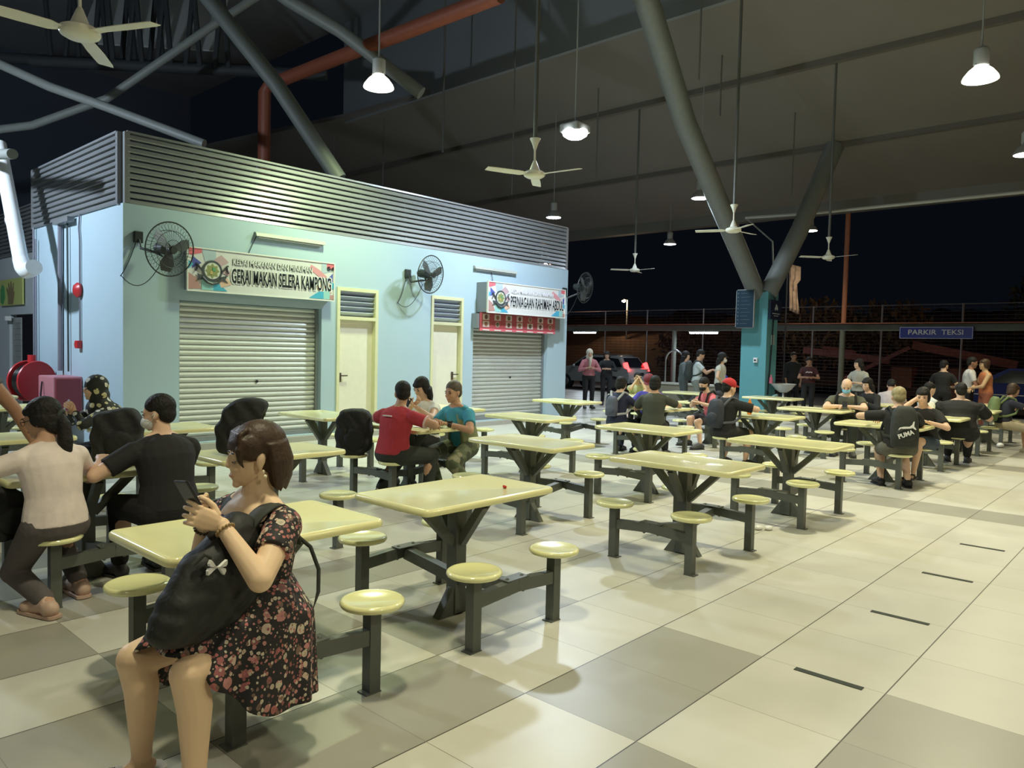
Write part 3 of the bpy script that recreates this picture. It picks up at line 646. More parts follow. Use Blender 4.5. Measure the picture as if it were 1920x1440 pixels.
TAB = [
 (1.775, 3.25, 0, 'cream table beside the seated woman in the floral dress'),
 (3.105, 3.25, 0, 'empty cream table in the middle foreground with a red scrap on it'),
 (1.775, 5.45, 0, 'cream table shared by the masked man in black and the ponytail woman'),
 (3.105, 5.45, 0, 'cream table carrying the tall black bag behind the floral dress woman'),
 (1.775, 7.6, 0, 'pale table at the left behind the woman with the ponytail'),
 (3.105, 7.6, 0, 'cream table below the woman in the dotted headscarf'),
 (2.6, 10.98, 0, 'white lit table in front of the fire hose reel'),
 (2.75, 13.2, 0, 'farthest white table at the left edge beside the doorway'),
 (5.35, 2.975, 1, 'empty cream table right of the middle foreground with four stools around it'),
 (7.43, 2.975, 1, 'empty cream table along the front row just before the dark floor band'),
 (10.48, 2.97, 1, 'cream table where the man with the backpack with a leaping cat logo sits'),
 (12.55, 2.97, 1, 'cream table in front of the big man in black at the right'),
 (15.0, 2.97, 1, 'far cream table beyond the big man in black'),
 (17.05, 2.97, 1, 'farthest cream table of the front row by the right edge'),
 (5.33, 4.6, 1, 'empty cream table behind the table with the red scrap'),
 (7.38, 4.6, 1, 'empty cream table in front of the person in the dark grey shirt seen from behind'),
 (10.4, 4.6, 1, 'cream table where the man in the red cap rests his arm'),
 (12.5, 4.6, 1, 'cream table where the bald man in a blue face mask leans on his arms'),
 (15.0, 4.6, 1, 'far cream table behind the bald man in a blue mask'),
 (5.32, 6.36, 1, 'cream table where the man in the red polo shirt writes'),
 (7.35, 6.36, 1, 'empty cream table in front of the second roller shutter'),
 (10.3, 6.36, 1, 'cream table shared by the man in a blue shirt and the navy shirt girl'),
 (12.3, 6.36, 1, 'cream table in front of the person in a pink shirt with black mask'),
 (15.0, 6.4, 1, 'cream table beyond the pink shirt person, left of the teal column'),
 (5.3, 8.0, 1, 'empty cream table by the first cream door'),
 (7.35, 8.0, 1, 'cream table hidden behind the man in a camouflage vest'),
 (10.2, 8.0, 1, 'pale table at the right corner of the stall block'),
 (12.9, 8.3, 1, 'cream table in front of the child with hands at the face'),
 (15.0, 8.3, 1, 'far cream table behind the man in a blue shirt and cap'),
]
proto = make_table()
for i, (x, y, o, lab) in enumerate(TAB):
    t = proto if i == 0 else copy_tree(proto)
    t.location = (x, y, 0); t.rotation_euler = (0, 0, R(90) if o else 0); t['label'] = lab; t['group'] = 'bolted cream canteen tables with four round stools'

# floor strips, scraps
M_strip = mat('black_tape', (.02, .03, .02), .7)
for k, (x, lab) in enumerate(((3.795, 'nearest black anti slip strip on the floor at lower right'), (5.015, 'second nearest black strip on the bare floor'), (6.215, 'third black strip on the bare floor, counted from the viewer'), (7.44, 'farthest and smallest black strip on the bare floor'))):
    tag(MB().box((x, 1.28, .0015), (.04, .33, .003)).obj('floor_strip', M_strip), lab, 'floor strip', 'black strips stuck on the floor')
tag(MB().box((3.37, 3.11, .757), (.035, .02, .012), Euler((.2, .3, .6)).to_matrix()).obj('paper_scrap', mat('red_scrap', (.6, .03, .04), .5)), 'tiny red scrap on the empty middle table', 'wrapper')
for x, y, l in ((6.60, 2.90, 'left white slipper toe on the floor under the second row table'), (6.66, 2.83, 'right white slipper toe on the floor under the second row table')):
    tag(MB().ell((x, y, .02), (.05, .035, .022)).obj('slipper', M_white, None, True), l, 'slipper', 'white slippers on the floor')

# ------------------------------------------------------------------ teal column with signs and basin
struct(MB().b2(20.3, 21.0, 8.9, 9.65, 0, 3.4).obj('wall_column', mat('teal_paint', (.13, .38, .40), .45, var=.05)))
struct(MB().lathe([(.42, 3.38), (.4, 3.5), (.3, 3.7), (0, 3.72)], (20.62, 9.25, 0)).obj('trim_13', mat('dark_strut_base', (.08, .09, .08), .6)))
t = thing('directory_board', 'dark rounded directory board hanging beside the top of the teal column', 'sign', (19.93, 9.4, 2.9))
m = MB(); m.prism([(-.27, -.5), (-.23, -.54), (.23, -.54), (.27, -.5), (.27, .5), (.23, .54), (-.23, .54), (-.27, .5)], (0, 0, 0), (0, -1, 0), (0, 0, 1), (1, 0, 0), .07)
m.obj('frame', mat('board_edge', (.28, .28, .26), .4), t)
m = MB(); m.b2(-.012, 0, -.25, .25, -.52, .52); m.obj('panel', mat('board_dark', (.012, .03, .045), .35), t)
m = MB()
for k in range(9): m.box((-.014, .2, .43-.105*k), (.004, .03, .035)); m.box((-.014, -.02 if k % 2 else .02, .43-.105*k), (.004, .28 if k % 2 else .2, .008))
m.obj('lettering', mat('faint_lettering', (.10, .12, .13), .5), t)
MB().tube([(.03, -.2, .54), (.2, -.2, .62), (.45, -.1, .62)], .02, 6).obj('hanger', M_steel, t)
t = thing('taxi_sign', 'small dark blue square sign with white car symbol on the teal column', 'sign', (20.66, 8.86, 2.9))
MB().b2(-.32, .42, -.03, .03, -.27, .27).obj('panel', mat('navy_panel', (.01, .025, .06), .4), t)
m = MB(); m.prism([(-.1, -.04), (-.1, .0), (-.06, .02), (-.04, .08), (-.02, .08), (-.02, .11), (.02, .11), (.02, .08), (.06, .08), (.08, .02), (.11, 0), (.11, -.04), (.08, -.04), (.08, -.07), (.05, -.07), (.05, -.04), (-.05, -.04), (-.05, -.07), (-.08, -.07), (-.08, -.04)], (.05, -.031, .05), (1, 0, 0), (0, 0, 1), (0, -1, 0), .005)
m.b2(-.2, .3, -.036, -.03, -.12, -.10); m.b2(-.1, .2, -.036, -.03, -.18, -.16); m.obj('car_symbol', mat('sign_pale', (.5, .55, .6), .5), t)
t = thing('wall_switch', 'small white switch box on the left face of the teal column', 'switch', (20.26, 9.18, 1.47))
MB().box((0, 0, 0), (.07, .12, .14)).obj('box', M_white, t, bevel=.01); MB().box((-.04, 0, 0), (.012, .05, .04)).obj('rocker', M_blackpl, t)
tag(MB().tube([(20.7, 8.87, 3.3), (20.6, 8.87, 2.0), (20.45, 8.87, .5)], .02, 6).obj('drain_line', M_blackpl), 'thin dark pipe running down the front edge of the teal column', 'pipe')
t = thing('notice_plates', 'small pale notice on the narrow right face of the teal column', 'notice', (20.66, 8.885, 2.05))
MB().box((0, -.01, 0), (.22, .02, .28)).obj('plate', mat('pale_notice', (.35, .45, .45), .5), t)
t = thing('wash_basin', 'white wash basin on a steel pedestal at the foot of the teal column', 'basin', (20.75, 8.55, 0))
m = MB(); m.loft([[(.9*rx*math.cos(a), ry*math.sin(a), z) for a in [2*math.pi*k/20 for k in range(20)]] for rx, ry, z in ((.1, .1, .58), (.3, .2, .66), (.52, .3, .80), (.55, .32, .82), (.5, .28, .82), (.3, .18, .74), (.02, .02, .72))]); m.obj('bowl', mat('white_ceramic', (.75, .77, .75), .15), t, True)
MB().tube([(0, 0, .6), (0, 0, .45), (-.06, 0, .35), (0, 0, .25), (0, 0, .0)], .05, 10).obj('waste_pipe', M_chrome, t, True)
MB().tube([(-.42, .25, 0), (-.42, .1, .48), (-.2, .1, .5)], .04, 8).obj('stand_pipe', mat('pale_teal_pipe', (.3, .5, .48), .4), t, True)
m = MB(); m.cone((-.3, .24, .83), .05, (-.3, .24, 1.0), .045, 12); m.cone((-.3, .24, 1.0), .02, (-.3, .24, 1.07), .02, 8); m.obj('soap_bottle', mat('pink_soap', (.6, .15, .2), .4), t)

# ------------------------------------------------------------------ beyond the hall: beam, fence, car, planting
M_beam = mat('grey_green_beam', (.16, .17, .14), .6)
t = thing('roadside_beam', 'long horizontal grey beam on posts carrying lamps and the blue sign', 'beam', (28, 13, 0))
MB().b2(-.08, .08, -22, 14, 2.56, 2.79).obj('beam', M_beam, t)
MB().b2(-.35, .5, -22, 14, 2.80, 2.83).obj('cover_sheet', mat('reddish_sheet', (.30, .10, .06), .6), t)
for y in (-3.55, -14, 3.3): MB().tube([(0, y, -.05), (0, y, 2.6)], .10, 10).obj('post', M_beam, t, True)
tag(MB().tube([(28.2, 9.5, 2.84), (28.2, 9.5, 7.15)], .085, 10).obj('tall_pole', mat('orange_lit_pole', (.55, .22, .12), .6)), 'tall orange tinted pole rising above the long beam', 'pole')  # orange light falling on the pole is put into its base colour
for y, lab in ((20.94, 'glowing white tube lamp under the beam, nearer the stall block'), (14.9, 'glowing white tube lamp under the beam, left of the teal column')):
    t = thing('tube_lamp', lab, 'tube lamp', (27.9, y, 2.50), 0, 'tube lamps under the roadside beam')
    MB().b2(-.05, .05, -.66, .66, .0, .04).obj('batten', M_white, t)
    MB().tube([(0, -.62, -.03), (0, .62, -.03)], .028, 10).obj('tube', mat('tube_glow', (.9, .95, 1), .5, emit=(.85, .93, 1), estr=40.), t, True)
    light('lamp_light', 'AREA', (0, 0, -.08), 60, COLD, .5, None, t)
t = thing('blue_sign', 'dark blue sign with white border reading PARKIR TEKSI', 'sign', (27.82, 6.42, 2.49))
MB().b2(-.03, .03, -1.1, 1.1, -.2, .2).obj('panel', mat('royal_blue', (.012, .018, .22), .35), t, bevel=.01)
m = MB()
for s in (-1, 1): m.b2(-.036, -.03, -1.08, 1.08, s*.185-.008, s*.185+.008); m.b2(-.036, -.03, s*1.075-.008, s*1.075+.008, -.19, .19)
m.obj('border', mat('sign_border', (.45, .48, .6), .5), t)
text('lettering', 'PARKIR  TEKSI', mat('sign_letters', (.55, .56, .6), .5), t, (-.04, 0, .01), (R(90), 0, R(-90)), .235, 1.12, 'CENTER', .002)
# fence
t = thing('mesh_fence', 'tall wire mesh fence on thin pale posts beyond the road', 'fence', (33, 12, -.05))
M_post = mat('galvanised_post', (.42, .42, .40), .4, .4)
for y in (-14, -9.7, -5.3, -2.4, .4, 5.65, 8.8, 11.4, 14.5): MB().tube([(0, y, 0), (0, y, 3.85)], .04, 8).obj('fence_post', M_post, t)
m = MB()
for k in range(26): m.tube([(0, -16, .2+.145*k), (0, 17, .2+.145*k)], .009, 3)
for k in range(110): m.tube([(0, -16+.3*k, .1), (0, -16+.3*k, 3.8)], .005, 3)
m.obj('wire_mesh', mat('fence_wire', (.08, .075, .07), .5, .3), t)
MB().tube([(0, -16, 3.82), (0, 17, 3.82)], .022, 6).obj('top_rail', M_post, t)
# earth bank and bushes
random.seed(3)
m = MB(); nx, ny = 14, 60; rs = []
for i in range(nx+1):
    rs.append([(34+i*1.6, -30+j*1.4, -.1+min(4.2, i*.5)+.5*math.sin(j*.7+i)+random.uniform(-.3, .3)*(i > 0)) for j in range(ny+1)])
m.loft(rs, False, False); tag(m.obj('earth_bank', mat('brown_earth', (.10, .055, .035), .9, var=.6, scale=.8, bump=.5), None, True), 'dark brown overgrown slope behind the mesh fence', 'slope', kind='stuff')
def bush(x, y, z, r, n, col, label, leaf=.22, grp='dark bushes on the slope'):
    t = thing('bush', label, 'bush', (x, y, z), 0, grp)
    m = MB()
    for k in range(n):
        v = Vector((random.gauss(0, 1), random.gauss(0, 1), random.gauss(0, 1))).normalized()*random.uniform(.5, 1)
        c = Vector((v.x*r, v.y*r, r*.8+v.z*r*.8)); a = Euler((random.uniform(0, 6), random.uniform(0, 6), random.uniform(0, 6))).to_matrix(); s = leaf*random.uniform(.6, 1.3)
        m.add([c+a @ Vector(p) for p in ((-s, 0, 0), (0, -s*.35, .02), (s, 0, 0), (0, s*.35, .02))], [(0, 1, 2, 3)])
    m.obj('foliage', mat('leaf_%d%d' % (int(col[0]*100), int(col[1]*100)), col, .7, var=.5, scale=2), t)
    m = MB()
    for k in range(4): m.tube([(0, 0, 0), (random.uniform(-.3, .3)*r, random.uniform(-.3, .3)*r, r*.8), (random.uniform(-.7, .7)*r, random.uniform(-.7, .7)*r, r*1.4)], [.07, .04, .015], 5)
    m.obj('stem', mat('bark', (.06, .04, .03), .9), t)
    return t
for x, y, z, r, n, col, lab in ((37, 13.5, 1.0, 2.2, 900, (.22, .13, .05), 'brown leafy bush behind the fence right beside the teal column'), (38, 10.6, 1.6, 1.8, 600, (.16, .10, .04), 'brown leafy bush between the tall orange pole and the column'),
        (40, 4.2, 2.2, 2.4, 800, (.06, .06, .025), 'dark bush with drooping leaves above the blue sign'), (36.5, 1.5, .6, 1.8, 500, (.13, .05, .03), 'reddish bush at the right behind the fence'), (39, -2.5, 1.5, 3.0, 800, (.12, .05, .03), 'big reddish dark bush in the far right'),
        (36.5, 20.5, .4, 1.8, 500, (.12, .06, .05), 'dim reddish bush behind the parked car'), (37.5, 16.6, .6, 2.0, 600, (.11, .06, .05), 'dim bush behind the arched rail')):
    bush(x, y, z, r, n, col, lab)
# fallen roof boards behind the fence
for k, (a, b, wd, lab) in enumerate((((34.6, 13.4, 1.9), (35.4, 9.9, 1.5), .3, 'long pale reddish board lying left behind the fence'), ((34.9, 8.9, 2.2), (35.3, 5.2, 1.45), .34, 'reddish board sloping down behind the middle fence posts'), ((34.4, 11.6, .6), (34.9, 9.0, 2.1), .16, 'thin plank leaning up right behind the fence'), ((34.8, 12.6, 2.05), (35.6, 11.4, 1.85), .14, 'short pinkish board on the leaning heap behind the fence'))):
    m = MB(); m.bar(a, b, .05, wd); tag(m.obj('board', mat('red_board', (.40, .14, .11), .8, var=.4)), lab, 'board')
for y, s, lab in ((9.2, .8, 'larger rusty box behind the fence, left one'), (7.3, .9, 'rusty box behind the fence, right one')):
    tag(MB().box((35.0, y, .6), (.8, s, 1.3)).obj('rusty_box', mat('rusty_box', (.28, .10, .05), .8, var=.4)), lab, 'box')
# draped cloth on pole
t = thing('draped_flag', 'faded pale cloth hanging limp on a dark pole right of the column', 'flag', (26, 10.5, 3.2))
m = MB(); rs = []
for i in range(12):
    z = 1.65-.15*i; rs.append([(.06*math.sin(j*1.9+i*.4), .22-.05*j*(1.1 if i < 4 else .8)-(.012*i), z-.06*j*(.3)) for j in range(9)])
m.loft(rs, False, False); o = m.obj('cloth', mat('faded_cloth', (.42, .28, .20), .8, var=.5, scale=6), t, True); o.modifiers.new('s', 'SOLIDIFY').thickness = .012
MB().tube([(.03, .24, -3.2), (.03, .24, 1.9)], .03, 8).obj('pole', M_blackpl, t, True)
# lamps that light the far planting
for x, y, z, pw, c, lab in ((40, 27, 4.85, 90, (1, .72, .42), 'far warm street lamp glowing above the two tube lamps'), (30.5, -8.0, 6.5, 420, (1, .45, .22), 'orange street lamp beyond the right edge of the photo'), (31, 26, 6.2, 70, (1, .5, .35), 'reddish street lamp hidden behind the stall block')):
    t = thing('street_lamp', lab, 'street lamp', (x, y, 0))
    MB().tube([(.4, 0, -.1), (.4, 0, z+.12), (0, 0, z+.1)], .05, 8).obj('pole', M_post, t, True)
    MB().ell((0, 0, z), (.16, .11, .07)).obj('lamp_head', mat('sodium_glow%d' % int(pw), c, .5, emit=c, estr=60.), t, True)
    light('lamp_light', 'POINT', (0, 0, z-.15), pw, c, .1, None, t)
# car
def car():
    t = thing('parked_car', 'pale hatchback car with glowing red tail lamps seen from behind', 'car', (27.35, 19.6, -.05))
    M_car = mat('pale_grey_car_paint', (.36, .37, .36), .25, .3); M_gl = mat('dark_car_glass', (.01, .012, .015), .08)
    prof = [(-2.05, .35), (-2.1, .6), (-2.02, .95), (-1.85, 1.0), (-1.55, 1.44), (-1.2, 1.5), (.3, 1.5), (1.05, 1.02), (1.95, .88), (2.1, .62), (2.1, .35)]
    m = MB(); ws = []
    for sx, wf in ((-1, 1), (-.94, 1.0), (.94, 1.0), (1, 1)):
        ws.append([(sx*(.84 if z < 1.02 else .84-.28*(z-1.02)), (y*(.985 if abs(sx) == 1 else 1)), z if abs(sx) < 1 else z*.98+.012) for y, z in prof])
    m.loft(ws); m.obj('body', M_car, t, True)
    for s in (-1, 1):
        xx = s*.842
        for poly in ([(-1.72, 1.04), (-1.45, 1.38), (-.75, 1.42), (-.75, 1.03)], [(-.68, 1.03), (-.68, 1.42), (.0, 1.42), (.05, 1.02)], [(.12, 1.02), (.08, 1.41), (.28, 1.42), (.9, 1.02)]):
            m = MB(); m.add([(s*(.852-.28*(z-1.02)), y, z) for y, z in poly]+[(s*(.842-.28*(z-1.02)), y, z) for y, z in poly], [(0, 1, 2, 3), (7, 6, 5, 4), (0, 4, 5, 1), (1, 5, 6, 2), (2, 6, 7, 3), (3, 7, 4, 0)]); m.obj('side_window', M_gl, t)
        m = MB(); m.ell((s*.93, .78, 1.02), (.09, .06, .07)); m.obj('wing_mirror', M_car, t, True)
        m = MB(); m.loft([[(s*.70, -1.87-.0, 1.0), (s*.83, -1.82, 1.0), (s*.86, -1.9, .72), (s*.70, -2.08, .72)], [(s*.70, -1.66, 1.28), (s*.765, -1.62, 1.28), (s*.83, -1.80, 1.0), (s*.70, -1.85, 1.0)]]);
        m = MB(); m.box((s*.76, -1.90, 1.02), (.15, .16, .42), Euler((R(-22), 0, 0)).to_matrix()); m.obj('tail_lamp', mat('tail_glow', (.8, .02, .02), .3, emit=(1, .03, .03), estr=9.), t, bevel=.02)
        for y in (-1.3, 1.3):
            m = MB(); m.cone((s*.62, y, .32), .32, (s*.86, y, .32), .32, 26); o = m.obj('wheel', mat('tyre', (.015, .015, .015), .7), t)
            m = MB(); m.cone((s*.855, y, .32), .2, (s*.868, y, .32), .18, 18); m.obj('hub_cap', M_chrome, o)
    m = MB(); m.loft([[(-.66, -1.875, 1.03), (.66, -1.875, 1.03), (.56, -1.58, 1.42), (-.56, -1.58, 1.42)], [(-.66, -1.86, 1.0), (.66, -1.86, 1.0), (.56, -1.55, 1.40), (-.56, -1.55, 1.40)]]); m.obj('rear_window', M_gl, t)
    MB().b2(-.26, .26, -2.12, -2.07, .68, .80).obj('number_plate', M_blackpl, t); MB().b2(-.75, .75, -2.16, -2.0, .36, .55).obj('bumper', M_car, t, bevel=.03)
    for s in (-1, 1): MB().bar((s*.62, -1.3, 1.53), (s*.62, .2, 1.53), .04, .04).obj('roof_rail', M_chrome, t)
    light('lamp_light', 'POINT', (-.7, -2.1, 1.0), 5, (1, .03, .03), .08, None, t)
car()
t = thing('parked_car', 'dark blue car at the far right edge behind the seated boy', 'car', (26.6, 3.2, -.05), R(8))
m = MB(); prof = [(-2.05, .3), (-2.15, .7), (-1.5, .98), (-.9, 1.42), (.9, 1.45), (1.7, 1.0), (2.15, .9), (2.2, .3)]
m.loft([[(sx*(.85 if z < 1 else .85-.3*(z-1)), y, z) for y, z in prof] for sx in (-1, 1)]); m.obj('body', mat('blue_car_paint', (.01, .02, .12), .2, .2), t, True)
for s in (-1, 1):
    m = MB(); pl = [(-1.3, 1.02), (-.85, 1.36), (.85, 1.38), (1.4, 1.02)]
    m.add([(s*(.865-.3*(z-1)), y, z) for y, z in pl]+[(s*(.85-.3*(z-1)), y, z) for y, z in pl], [(0, 1, 2, 3), (7, 6, 5, 4), (0, 4, 5, 1), (1, 5, 6, 2), (2, 6, 7, 3), (3, 7, 4, 0)]); m.obj('side_window', MATS['dark_car_glass'], t)
    for y in (-1.35, 1.35):
        m = MB(); m.cone((s*.62, y, .32), .32, (s*.87, y, .32), .32, 24); m.obj('wheel', MATS['tyre'], t)
    m = MB(); m.b2(s*.862-.004, s*.862+.004, -1.9, 1.9, .66, .69); m.obj('trim_strip', M_chrome, t)
# arched rail on a low counter
t = thing('arched_rail', 'pale arched metal rail rising from the low wall beyond the tables', 'rail', (22.5, 13.4, 0))
pts = [(0, 0, .62), (0, 0, 1.3)]+[(0, -.34+.34*math.cos(a), 1.38+.34*math.sin(a)) for a in [R(0), R(25), R(50), R(75), R(100), R(125), R(145)]]
MB().tube(pts, .035, 10).obj('rail', M_chrome, t, True); MB().cone((0, 0, .6), .07, (0, 0, .63), .07, 12).obj('foot', M_chrome, t)
t = thing('low_wall', 'low plain wall with pale ledge behind the far tables', 'low wall', (22.5, 12.9, 0))
MB().b2(-.15, .15, -1.6, 1.2, 0, .56).obj('wall', mat('low_wall_grey', (.30, .28, .20), .7), t); MB().b2(-.2, .2, -1.65, 1.25, .56, .62).obj('ledge', mat('pale_ledge', (.6, .6, .52), .4), t)
tag(MB().tube([(22.5, 1.0, 5.79), (22.5, 3.4, 5.83), (22.5, 8.5, 5.85), (22.5, 10.7, 5.93)], .045, 8).obj('conduit', mat('pale_conduit', (.55, .55, .48), .4), None, True), 'long pale conduit hung under the eave at the upper right', 'conduit')
tag(MB().tube([(22.5, 10.7, 5.93), (22.5, 10.5, 5.75), (22.4, 9.75, 5.1), (22.4, 9.7, 4.4)], .025, 6).obj('cable', mat('cable_grey', (.3, .3, .28), .5), None, True), 'thin cable dropping from the pale conduit beside the struts', 'cable')

# ------------------------------------------------------------------ people
def skin(t): return mat('skin_%d' % int(t[0]*1000), t, .5, var=.04, scale=6, spec=.35)
SK1, SK2, SK3 = (.72, .47, .33), (.54, .32, .21), (.34, .18, .11)
M_hair = mat('black_hair', (.012, .011, .010), .62, var=.5, scale=60, bump=.5, spec=.3)
M_hbr = mat('brown_hair', (.052, .029, .016), .5, var=.4, scale=70, bump=.16, spec=.35)
def ik(S, T, a, b, hint):
    S, T = Vector(S), Vector(T); d = T-S; L = max(.05, min(d.length, (a+b)*.995)); z = d.normalized(); T = S+z*L
    x = (a*a-b*b+L*L)/(2*L); h = math.sqrt(max(0, a*a-x*x)); hv = Vector(hint); p = (hv-z*hv.dot(z)).normalized()
    return S+z*x+p*h, T
def hand(mb, W, d, nrm, side, curl=.5, s=1., n=6, spread=1.):
    """palm and five fingers; d along the hand, nrm = palm facing, side = +1 thumb towards nrm x d"""
    W, d, nrm = Vector(W), Vector(d).normalized(), Vector(nrm); nrm = (nrm-d*nrm.dot(d)).normalized(); x = nrm.cross(d)*side
    M = Matrix((d, x, nrm)).transposed()
    mb.loft([[W+M @ Vector((u, (v*math.cos(a)), (t*math.sin(a)))) for a in [2*math.pi*k/10 for k in range(10)]] for u, v, t in ((-.015*s, .024*s, .018*s), (.02*s, .032*s, .017*s), (.055*s, .040*s, .015*s), (.085*s, .038*s, .012*s), (.095*s, .03*s, .008*s))])
    for i, (o, l) in enumerate(((.028, .070), (.010, .078), (-.010, .072), (-.028, .056))):
        c = curl*(1+.12*i); p = W+M @ Vector((.085*s, o*s*1.05, 0)); a = .15*c; pts = [p]; rr = [.0095*s]
        for k, (f, r_) in enumerate(((.45, .0088), (.30, .0080), (.25, .0070))):
            a += c*(.55, .75, .55)[k]; fan = o*3.2*spread*(1 if k == 0 else .6)
            p = p+M @ Vector((math.cos(a), fan, math.sin(a))).normalized()*l*f*s*1.0; pts.append(p); rr.append(r_*s)
        pts.append(p+(p-pts[-2]).normalized()*.004*s); rr.append(.004*s)
        mb.tube(pts, rr, n)
    p0 = W+M @ Vector((.018*s, .026*s, .004*s)); p1 = p0+M @ Vector((.026, .026, .014))*s; p2 = p1+M @ Vector((.026, .010, .014))*s; p3 = p2+M @ Vector((.018, .0, .008))*s
    mb.tube([p0, p1, p2, p3, p3+(p3-p2).normalized()*.004], [.014*s, .012*s, .0105*s, .009*s, .004*s], n)

def person(label, x, y, face, seat=.43, lean=8, twist=0, hyaw=0, hpit=10, s=1., w_=1., hr=(.30, -.10, .78), hl=(.30, .10, .78), er=(-.2, -.9, -.5), el=(-.2, .9, -.5), fr=None, fl=None,
           tone=SK1, top=(.02, .02, .02), topm=None, sleeve=.62, bottom=(.03, .03, .04), bottomm=None, legs='pants', shoes=(.05, .05, .05), hair='short', hairm=None, mask=None, vox=.013, curl=.7, palm=(0, 0, -1), group=None, hairlong=0, slip=False, belly=1., tall=0., hdir=None, fine=False, bone=(.42, .40)):
    t = thing('person', label, 'person', (x, y, 0), R(face), group)
    V = Vector; stand = seat is None
    hz = (.93 if stand else seat+.085)*(s if stand else 1)+tall; P = V((0, 0, hz))
    ln = R(lean); tw = R(twist)
    def spine(u):  # u 0..1 pelvis to neck base
        L = .47*s*u; a = ln*(u*.8+.2); return P+V((math.sin(a)*L, 0, math.cos(a)*L))
    tm = lambda u: Matrix.Rotation(tw*u, 3, 'Z') @ Matrix.Rotation(ln*(u*1.3), 3, 'Y')
    def torso(mb, grow=0., u0=-.16, u1=1., yscale=1.):
        prof = [(-.2, .10, .085), (-.12, .155, .11), (0, .172, .122), (.15, .162, .115*belly), (.35, .142, .105*belly), (.55, .152, .112), (.72, .168, .115), (.85, .165, .10), (.93, .125, .085), (1.0, .066, .062)]
        rs = []
        for u, a, b in prof:
            if u < u0-1e-3 or u > u1+1e-3: continue
            c = spine(u); M = tm(max(0, u))
            rs.append([c+M @ V(((b*w_*s+grow)*math.cos(q), (a*w_*s*(1 if .3 > u else yscale)+grow)*math.sin(q), 0)) for q in [2*math.pi*k/20 for k in range(20)]])
        mb.loft(rs)
    body = MB(); torso(body)
    NB = spine(1.0); top_dir = tm(1) @ V((0, 0, 1))
    Hc = NB+V((math.sin(ln*.6+R(hpit)*.3), 0, math.cos(ln*.6)))*.150*s+V((.015, 0, 0))
    HM = Matrix.Rotation(R(hyaw), 3, 'Z') @ Matrix.Rotation(R(hpit), 3, 'Y'); hp = lambda a, b, c: Hc+HM @ V((a*s, b*s, c*s))
    body.cone(spine(.93), .062*s, hp(-.012, 0, -.045), .052*s, 14)
    hd = MB() if vox < .008 else body
    hd.ell(hp(-.01, 0, .032), (.095*s, .076*s, .088*s), HM, 20, 14); hd.ell(hp(.028, 0, -.02), (.066*s, .062*s, .085*s), HM, 20, 14); hd.ell(hp(.040, 0, -.065), (.050*s, .044*s, .042*s), HM, 16, 10)
    hd.ell(hp(.074, 0, -.094), (.015*s, .020*s, .015*s), HM, 10, 8)
    hd.cone(hp(.084, 0, .018), .009*s, hp(.097, 0, -.020), .0115*s, 10); hd.ell(hp(.096, 0, -.022), (.012*s, .015*s, .009*s), HM, 10, 8)
    hd.ell(hp(.084, 0, -.056), (.012*s, .024*s, .0065*s), HM, 10, 6); hd.ell(hp(.082, 0, -.066), (.011*s, .020*s, .007*s), HM, 10, 6)
    for q in (-1, 1):
        hd.ell(hp(.072, q*.030, -.028), (.020*s, .022*s, .020*s), HM, 10, 8); hd.ell(hp(.078, q*.030, .022), (.012*s, .024*s, .008*s), HM, 10, 6)
        hd.ell(hp(-.002, q*.078, -.008), (.017*s, .008*s, .030*s), HM @ Matrix.Rotation(R(-12), 3, 'Y'), 12, 9); hd.ell(hp(.002, q*.076, -.034), (.010*s, .007*s, .012*s), HM, 8, 6)
    # arms
    SM = tm(.9); arms = []
    for q, tg, hint in ((-1, hr, er), (1, hl, el)):
        S_ = spine(.84)+SM @ V((.0, q*.165*w_*s, -.008)); E, W = ik(S_, V((tg[0], tg[1], tg[2])), .275*s, .235*s, hint); arms.append((q, S_, E, W))
        body.cone(spine(1.03), .050*s, S_+V((0, 0, .022*s)), .030*s, 12); body.ell(S_, (.056*s, .056*s, .056*s)); body.cone(S_, .052*s*w_, E, .040*s*w_, 12); body.ell(E, (.040*s*w_,)*3); body.cone(E, .040*s*w_, W, .026*s, 12); body.ell(W, (.027*s,)*3)
    # legs
    lg = []
    for q, ft in ((-1, fr), (1, fl)):
        Hp = P+V((.0, q*.095*s*w_, -.01)); hint = (1, 0, .9) if not stand else (1, 0, .1)
        if ft is None: ft = (.40*s, q*.13, .085) if not stand else (0, q*.10, .085)
        K, A = ik(Hp, V(ft), bone[0]*s, bone[1]*s, hint if not stand else (1, 0, 0)); lg.append((q, Hp, K, A))
        body.ell(Hp, (.085*s*w_,)*3); body.cone(Hp, .088*s*w_, K, .056*s*w_, 14); body.ell(K, (.056*s*w_,)*3)
        C = K.lerp(A, .3)+V((-.02, 0, 0)); body.cone(K, .054*s*w_, C, .055*s*w_, 12); body.cone(C, .055*s*w_, A, .034*s, 12); body.ell(A, (.036*s,)*3)
        fd = V((A.x-K.x, 0, 0)); f1 = V((1, q*.15, 0)).normalized()
        body.cone(A+V((-.02, 0, -.035)), .030*s, A+f1*.12*s+V((0, 0, -.062)), .018*s, 12, 1.3)
        body.ell(A+V((-.025, 0, -.05)), (.032*s, .028*s, .024*s)); body.ell(A+f1*.14*s+V((0, 0, -.064)), (.045*s, .036*s, .014*s))
    b = body.remesh(vox, 5)
    if hd is not body:
        h2 = hd.remesh(.0042, 3, .4); b.join(h2)
    for q, S_, E, W in arms:
        d = (W-E).normalized(); pm = V(palm) if not isinstance(palm, dict) else V(palm[q])
        if hdir: d = V(hdir[q])
        if fine:
            g = MB(); hand(g, W+d.normalized()*.008, d, pm, q, curl[q], s*.95, 10, 1.5); g.ell(W, (.027*s,)*3); b.join(g.remesh(.0030, 2, .4))
        else: hand(b, W+d*.012, d, pm, q, curl, s*.98)
